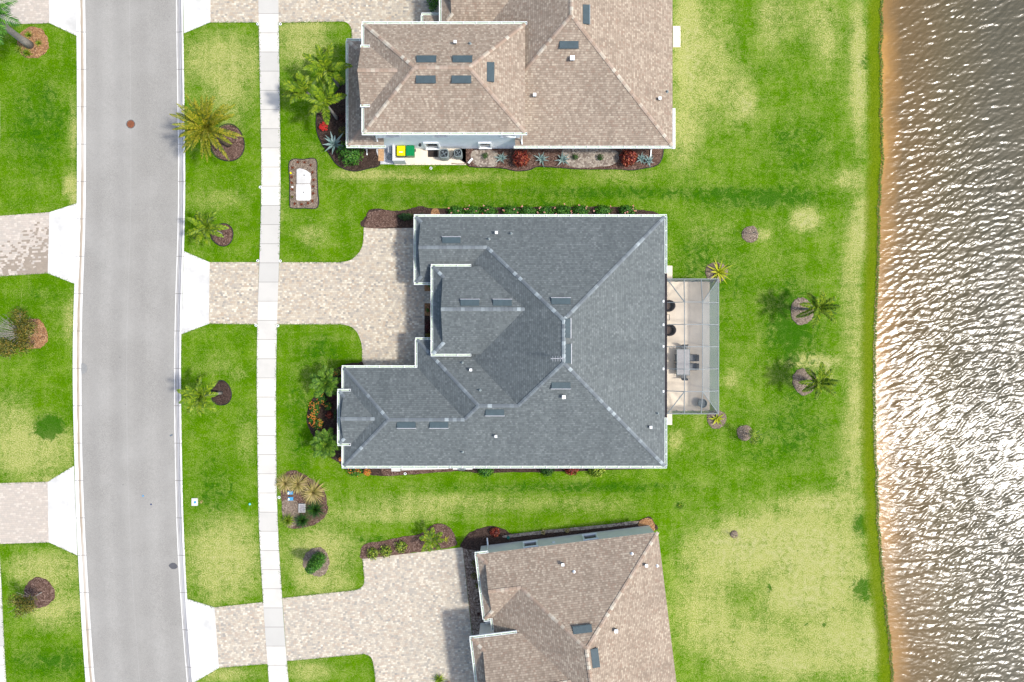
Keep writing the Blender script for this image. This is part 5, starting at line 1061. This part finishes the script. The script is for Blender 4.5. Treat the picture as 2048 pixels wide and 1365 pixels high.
def tree(px, py, hgt, r, label, mat, n=900, size=.09, off=(0, 0), ex=1, ey=1, trunk=.05, crownh=1.4, bare=0, name='small_tree', zc=None):
    c = G(px, py); t = thing(name, (c.x, c.y, .03), label, 'tree'); b = bmesh.new(); top = Vector((off[0], off[1], hgt))
    tube(b, [(0, 0, 0), top * .4, top * .75], [trunk, trunk * .7, trunk * .5], 8)
    for k in range(14):
        a = k * 2.4; e = top + Vector((math.cos(a) * r * .7 * ex, math.sin(a) * r * .7 * ey, random.uniform(-.4, .5))); s_ = top * random.uniform(.35, .75); tube(b, [s_, s_.lerp(e, .5) + Vector((0, 0, .1)), e], [trunk * .4, trunk * .25, .008], 5)
    new_obj('trunk', b, TRUNK, t, 'local')
    b = bmesh.new()
    for k in range(9):
        a = random.random() * 6.28; rr = random.random() ** .5 * .62 * r; clump(b, (off[0] + math.cos(a) * rr * ex, off[1] + math.sin(a) * rr * ey, hgt + random.uniform(-.45, .45) * crownh), (r * .42, r * .42, .4 * crownh), n // 9, size, shell=.2)
    new_obj('crown', b, mat, t, 'local')
    if bare:
        b = bmesh.new()
        for k in range(bare):
            a = random.uniform(2.2, 4.4); e0 = top * .6; e = top + Vector((math.cos(a) * r * random.uniform(.3, 1.15), math.sin(a) * r * random.uniform(.3, 1.0), random.uniform(.1, .9))); mid = e0.lerp(e, .55) + Vector((random.uniform(-.15, .15), random.uniform(-.15, .15), .15)); tube(b, [e0, mid, e], [.03, .018, .006], 4)
            for q in range(4): tube(b, [mid.lerp(e, .2 * q), mid.lerp(e, .2 * q) + Vector((random.uniform(-.45, .1), random.uniform(-.35, .35), random.uniform(.0, .3)))], [.01, .004], 3)
        new_obj('twigs', b, TWIG, t, 'local')
    return t
tree(68, 668, 2.4, 2.3, 'bushy olive tree with bare grey twigs at the left edge, in orange mulch', L_OLIVE, 5200, .085, (.35, .1), ex=1.05, bare=46, trunk=.05)
tree(85, 1184, 2.0, 1.45, 'yellow-green young tree in the lower left lawn bed', L_OLIVE, 2200, .07, (-.3, -.3), ex=1.0, ey=1.1)
tree(1489, 866, 1.6, .85, 'thin young yellow-green tree on the back lawn beside its grey ring', L_LIME, 1100, .055, (.25, -.1), trunk=.03)
tree(1500, 469, 1.3, .5, 'nearly bare sapling in the upper back lawn ring', L_TAN, 40, .04, (.1, 0), trunk=.025, crownh=.6)
tree(1466, 1068, .8, .45, 'tiny scraggly sapling on the dry lower lawn', L_TAN, 60, .05, (0, 0), trunk=.02, crownh=.5)
def column(px, py, r, hgt, label, mat):
    c = G(px, py); t = thing('columnar_shrub', (c.x, c.y, .05), label, 'shrub'); b = bmesh.new()
    for k in range(7): f = k / 6; clump(b, (0, 0, .35 + (hgt - .6) * f), (r * (1 - .45 * f ** 2), r * (1 - .45 * f ** 2), .4), 420, .085, shell=.5)
    new_obj('foliage', b, mat, t, 'local'); b = bmesh.new(); tube(b, [(0, 0, 0), (0, 0, hgt * .8)], [.06, .03], 6); new_obj('trunk', b, TRUNK_B, t, 'local')
column(641, 1116, .78, 3.2, 'dark green columnar shrub in a round bed beside the lower sidewalk', L_MID)
rosette(57, 108, 60, .6, .05, L_PALM, 'green grass clump below the pale palm trunk in the top left bed', 'grass clump', 'grass_tuft', None, (10, 80), .7); rosette(60, 72, 50, .5, .05, L_PALM, 'green grass clump above the pale palm trunk in the top left bed', 'grass clump', 'grass_tuft', None, (10, 80), .7); rosette(40, 100, 50, .6, .05, L_LIME, 'yellow-green grass clump left of the palm base in the top left bed', 'grass clump', 'grass_tuft', None, (10, 80), .7)
rosette(80, 88, 40, .45, .05, L_PALM, 'small grass clump right of the palm base in the top left bed', 'grass clump', 'grass_tuft', None, (10, 80), .7)
shrub(868, 6, .8, 1.6, 'green bush in the entry corner of the two-storey house, at the top edge', L_MID, 'bush', 'round_shrub', 700, .1, ex=.8, ey=1.6)
rosette(1360, 1012, 20, .35, .05, L_PALM, 'small weed clump on the lawn above the turned house', 'weed', 'weed', None, (8, 50), .5)

# ------------------------------------------------------------------ utilities and small things
def lid(pts, label, hole):
    o = tag(slab('utility_cover', wpx(pts), .10, CONC, .12), label, 'utility cover', 'concrete utility covers'); p = G(*hole); b = bmesh.new(); lathe(b, (p.x, p.y, .085), [(.05, 0), (.05, .022)], 10); new_obj('lifting_hole', b, DARKMETAL, o)
lid([(594, 340), (600, 337.5), (607, 339), (614, 342), (622, 348), (621.5, 351), (623, 355), (621, 368), (594, 368)], 'white concrete utility cover with a ragged edge, upper of two', (609, 351.5)); lid([(593, 369), (621, 369), (622.5, 375), (622.5, 399), (619, 402), (596, 402), (593, 400)], 'white concrete utility cover, lower of two', (607.5, 385.5))
def cap(px, py, r, mat, label, name='irrigation_valve', hgt=.12, cat='cap'):
    p = G(px, py); b = bmesh.new(); lathe(b, (p.x, p.y, .03), [(r, 0), (r, hgt * .7), (r * .8, hgt)], 14); return tag(new_obj(name, b, mat), label, cat)
cap(582, 347, .09, YELLOW, 'yellow-green cap at the left edge of the utility bed'); cap(585.5, 375, .08, WHITE, 'white cap on the left side of the utility bed')
p = G(262, 249); t = thing('manhole_cover', (p.x, p.y, .02), 'round rusty manhole cover in the road', 'manhole cover'); b = bmesh.new(); lathe(b, (0, 0, 0), [(.31, 0), (.31, .022), (.29, .028)], 32); new_obj('lid', b, RUST, t, 'local')
b = bmesh.new(); tube(b, [(math.cos(a * .2618) * .345, math.sin(a * .2618) * .345, .016) for a in range(25)], .025, 5); new_obj('rim', b, DARKMETAL, t, 'local')
b = bmesh.new()
for k in range(-3, 4): box(b, (k * .07, 0, .032), (.02, .42 - abs(k) * .06, .008))
new_obj('ribs', b, RUST, t, 'local')
PATCH = M_plain('asphalt patch', (.075, .075, .08, 1), .95, .15, 9); PATCH2 = M_plain('asphalt patch pale', (.20, .20, .19, 1), .95, .12, 9)
def patch(pts, mat, lb): p = jitter(catmull(wpx(pts), 5), .01); o = slab('asphalt_patch', [(q.x, q.y) for q in p], .034, mat, .03); tag(o, kind='structure'); return o
patch([(338, 1132), (342, 1127), (348, 1126), (354, 1130), (355, 1135), (351, 1138), (344, 1138)], PATCH, ''); patch([(163.5, 727), (170, 728), (175, 733), (174, 744), (168, 748), (163.5, 748)], PATCH2, '')
for x, y, rz, lb in ((286.5, 992, 0, 'blue'), (302.5, 1009, 1, 'dark')):
    p = G(x, y); b = bmesh.new(); lathe(b, (p.x, p.y, .036), [(.075, 0), (.06, .03)], 10); tag(new_obj('road_marker', b, BLUE if lb == 'blue' else M_plain('navy', (.02, .04, .10, 1))), ('bright blue' if lb == 'blue' else 'dark navy') + ' round marker dot on the asphalt', 'marker')
p = G(343, 871); b = bmesh.new(); box(b, (p.x, p.y, .045), (.24, .12, .03), rz=.5); tag(new_obj('litter_scrap', b, M_plain('slate scrap', (.10, .12, .14, 1))), 'small dark flat scrap lying on the road by the right curb', 'scrap')
p = G(390, 1004); t = thing('water_meter_box', (p.x, p.y, 0), 'white water meter box with blue dot on the grass by the right curb', 'meter box'); b = bmesh.new(); box(b, (0, 0, .04), (.5, .62, .1)); new_obj('lid', b, CONC, t, 'local'); b = bmesh.new(); lathe(b, (.04, -.02, .09), [(.11, 0), (.1, .02)], 14); new_obj('paint_dot', b, BLUE, t, 'local')
b = bmesh.new(); clump(b, (G(403, 1004).x, G(403, 1004).y, .1), (.2, .17, .1), 60, .05); tag(new_obj('straw_clump', b, L_TAN), 'pale straw clump beside the white water meter box', 'straw clump')
p = G(500, 1008.5); b = bmesh.new(); lathe(b, (p.x, p.y, .02), [(.1, 0), (.1, .05), (.06, .07)], 4); tag(new_obj('survey_marker', b, M_plain('cyan', (.15, .55, .6, 1))), 'small cyan marker in the grass left of the sidewalk', 'marker')
for x, y, lb in ((581.5, 985.5, 'upper blue and white valve cover in the sidewalk bed'), (582, 997.5, 'lower blue and white valve cover in the sidewalk bed')):
    p = G(x, y); t = thing('valve_cover', (p.x, p.y, .06), lb, 'valve cover', 'blue valve covers'); b = bmesh.new(); box(b, (0, 0, .03), (.42, .28, .08)); new_obj('lid', b, BLUE, t, 'local'); b = bmesh.new(); box(b, (-.15, -.03, .075), (.12, .16, .02)); new_obj('label_plate', b, WHITE, t, 'local')
p = G(605.5, 1015.5); t = thing('utility_box', (p.x, p.y, .06), 'grey concrete utility box between the grasses in the sidewalk bed', 'utility box'); b = bmesh.new(); box(b, (0, 0, .08), (.44, .6, .16)); new_obj('lid', b, M_plain('grey stone', (.20, .19, .19, 1), .9, .3, 8), t, 'local')
b = bmesh.new()
for s_ in (-1, 1): box(b, (s_ * .245, 0, .09), (.05, .72, .2)); box(b, (0, s_ * .33, .09), (.44, .05, .2))
new_obj('rim', b, M_plain('rim grey', (.36, .36, .34, 1)), t, 'local')
SH = [(516, 49, 'beside the left edge of the sidewalk at the upper driveway'), (561, 49, 'beside the right edge of the sidewalk at the upper driveway'), (521, 375, 'left of the sidewalk level with the utility covers'), (516, 522, 'left of the sidewalk at the upper corner of the middle driveway'), (561, 522.5, 'right of the sidewalk at the upper corner of the middle driveway'),
      (512.5, 651, 'left of the sidewalk at the lower corner of the middle driveway'), (556, 652, 'right of the sidewalk at the lower corner of the middle driveway'), (558.5, 995, 'beside the sidewalk left of the grass bed'), (810.5, 947.5, 'in the mulch along the lower wall'), (862, 337, 'in the lawn edge below the bins')]
for i, (x, y, lb) in enumerate(SH):
    p = G(x, y); b = bmesh.new(); tube(b, [(p.x + math.cos(a * .5236) * .09, p.y + math.sin(a * .5236) * .09, .055) for a in range(13)], .032, 6); o = tag(new_obj('sprinkler_head', b, WHITE), 'small white sprinkler ring ' + lb, 'sprinkler', 'sprinkler heads')
    b = bmesh.new(); lathe(b, (p.x, p.y, .02), [(.05, 0), (.05, .04)], 8); new_obj('nozzle', b, DARKMETAL, o)
# bins, screen wall, AC units and odds beside the two-storey house
def bin_(px, py, body, lidm, lb, plate):
    c = G(px, py); t = thing('wheelie_bin', (c.x, c.y, .06), lb, 'bin', 'wheelie bins'); b = bmesh.new()
    vs = [b.verts.new(q) for q in ((-.24, -.3, .08), (.24, -.3, .08), (.24, .26, .08), (-.24, .26, .08), (-.32, -.4, 1.0), (.32, -.4, 1.0), (.32, .36, 1.0), (-.32, .36, 1.0))]
    for f in ((3, 2, 1, 0), (0, 1, 5, 4), (1, 2, 6, 5), (2, 3, 7, 6), (3, 0, 4, 7), (4, 5, 6, 7)): b.faces.new([vs[i] for i in f])
    new_obj('body', b, body, t, 'local'); b = bmesh.new(); box(b, (0, 0, 1.05), (.68, .82, .09)); bmesh.ops.bevel(b, geom=b.edges[:], offset=.035, segments=2); box(b, (0, -.02, 1.1), (.5, .55, .03)); new_obj('lid', b, lidm, t, 'local')
    b = bmesh.new(); tube(b, [(-.26, .44, 1.0), (.26, .44, 1.0)], .03, 8); box(b, (-.22, .4, 1.0), (.05, .12, .05)); box(b, (.22, .4, 1.0), (.05, .12, .05)); new_obj('handle', b, GREENP, t, 'local')
    for s_ in (-1, 1): b = bmesh.new(); tube(b, [(s_ * .25, .3, .12), (s_ * .31, .3, .12)], .12, 14); new_obj('wheel', b, DARKMETAL, t, 'local')
    if plate: b = bmesh.new(); box(b, (0, -.12, 1.125), (.3, .07, .02)); new_obj('label_strip', b, WHITE, t, 'local')
bin_(806.5, 309.5, GREENP, YELLOW, 'green wheelie bin with a bright yellow lid', 1); bin_(824.5, 309.5, GREENP, GREENP, 'all-green wheelie bin right of the yellow-lidded one', 0)
b = bmesh.new(); p = G(792.5, 299, 0); q = G(792.5, 329.5); box(b, (p.x, (p.y + q.y) / 2 + .1, .62), (.2, p.y - q.y + .2, 1.25)); r_ = G(811, 328); box(b, ((p.x + r_.x) / 2 + .1, q.y + .1, .618), (r_.x - p.x - .0, .2, 1.245)); tag(new_obj('screen_wall', b, STUCCO_W), 'low white L-shaped wall screening the bins', 'wall')
def ac(px, py, r, lb):
    c = G(px, py); t = thing('air_conditioner', (c.x, c.y, .06), lb, 'air conditioner', 'outdoor air conditioner units'); b = bmesh.new(); R_ = r
    ring_ = lambda rr, z_: [b.verts.new((math.copysign(abs(math.cos(a)) ** .55, math.cos(a)) * rr, math.copysign(abs(math.sin(a)) ** .55, math.sin(a)) * rr, z_)) for a in [k * 6.2832 / 28 for k in range(28)]]
    rs = [ring_(R_, 0), ring_(R_, .85), ring_(R_ * .9, .92), ring_(R_ * .78, .92), ring_(R_ * .76, .70)]
    for k in range(4):
        for i in range(28): b.faces.new((rs[k][i], rs[k][(i + 1) % 28], rs[k + 1][(i + 1) % 28], rs[k + 1][i]))
    new_obj('casing', b, GREYMETAL, t, 'local'); b = bmesh.new(); lathe(b, (0, 0, .68), [(R_ * .76, 0), (R_ * .75, .02)], 24); new_obj('inner_grille', b, DARKMETAL, t, 'local')
    b = bmesh.new(); lathe(b, (0, 0, .72), [(.09, 0), (.08, .08)], 12)
    for k in range(4):
        a = k * 1.5708 + .6; vs = [b.verts.new((math.cos(a + da) * rr, math.sin(a + da) * rr, .76 + dz)) for da, rr, dz in ((-.12, .08, 0), (-.42, R_ * .7, .0), (.28, R_ * .7, .05), (.12, .08, .03))]; b.faces.new(vs)
    new_obj('fan', b, SLATE_L, t, 'local'); b = bmesh.new()
    for k in range(1, 6): rr = R_ * .76 * k / 6; tube(b, [(math.cos(a * .4189) * rr, math.sin(a * .4189) * rr, .91) for a in range(16)], .006, 4)
    new_obj('grille', b, DARKMETAL, t, 'local')
ac(890, 313.5, .40, 'larger round-topped grey air conditioner nearer the doormat'); ac(917.5, 312.5, .34, 'smaller round-topped grey air conditioner at the end of the pad')
ac(925, 927.5, .40, 'grey air conditioner half hidden under the lower wall gutter')
b = bmesh.new(); p = G(866, 307.5); box(b, (p.x, p.y, .07), (.82, .62, .03)); tag(new_obj('doormat', b, M_plain('dark mat', (.03, .022, .02, 1), .95, .35, 9)), 'dark doormat on the concrete pad left of the air conditioners', 'doormat')
b = bmesh.new(); p = G(762.5, 311); box(b, (p.x, p.y, .06), (.46, 1.0, .06)); tag(new_obj('wooden_board', b, WOOD), 'weathered wooden board lying on the white gravel', 'board')
b = bmesh.new(); tube(b, [(G(768, 298).x, G(768, 298).y, .06), (G(773, 302).x, G(773, 302).y, .08), (G(779, 308).x, G(779, 308).y, .06)], .02, 6); tube(b, [(G(780, 316).x + .22 * math.cos(a * .45), G(780, 316).y + .22 * math.sin(a * .45), .05 + .003 * a) for a in range(26)], .018, 6); tag(new_obj('garden_hose', b, M_plain('pale hose', (.22, .28, .30, 1))), 'pale garden hose coiled on the white gravel', 'hose')
b = bmesh.new(); p = G(782, 304); box(b, (p.x, p.y, .3), (.26, .42, .55)); box(b, (p.x, p.y, .6), (.3, .46, .05)); tag(new_obj('utility_cabinet', b, M_plain('cabinet grey', (.42, .43, .45, 1))), 'small pale grey cabinet between the board and the low white wall', 'cabinet')
b = bmesh.new(); tube(b, [G(903, 327, .08), G(915, 328.5, .08), G(930, 328, .1), G(935, 322, .15)], .03, 6); tube(b, [G(900, 318, .08), G(906, 310, .2), G(909, 305, .3)], .02, 6); tag(new_obj('refrigerant_pipe', b, M_plain('pipe brown', (.10, .06, .05, 1))), 'dark pipe running along the pad past the air conditioners', 'pipe')
b = bmesh.new(); box(b, G(941, 322, .12), (.14, .5, .14), rz=-.7); box(b, G(938, 325, .12), (.2, .12, .1), rz=.6); tag(new_obj('disconnect_box', b, WHITE), 'small white fitting in the bed right of the air conditioner pad', 'fitting')
b = bmesh.new(); p = G(1401, 806); lathe(b, (p.x, p.y, .06), [(.26, 0), (.36, .35), (.38, .6), (.33, .62), (.30, .5)], 20); tag(new_obj('planter_pot', b, GREYMETAL), 'round grey pot in the lower lake-side corner of the screened patio', 'pot')
p = G(1016.5, 1077.0, .3); b = bmesh.new(); lathe(b, (p.x, p.y, .06), [(.13, 0), (.13, .1), (.08, .12)], 12); tag(new_obj('irrigation_valve', b, M_plain('teal', (.01, .13, .10, 1))), 'round teal cap in the bed against the greige wall', 'cap')
bpy.context.view_layer.update()
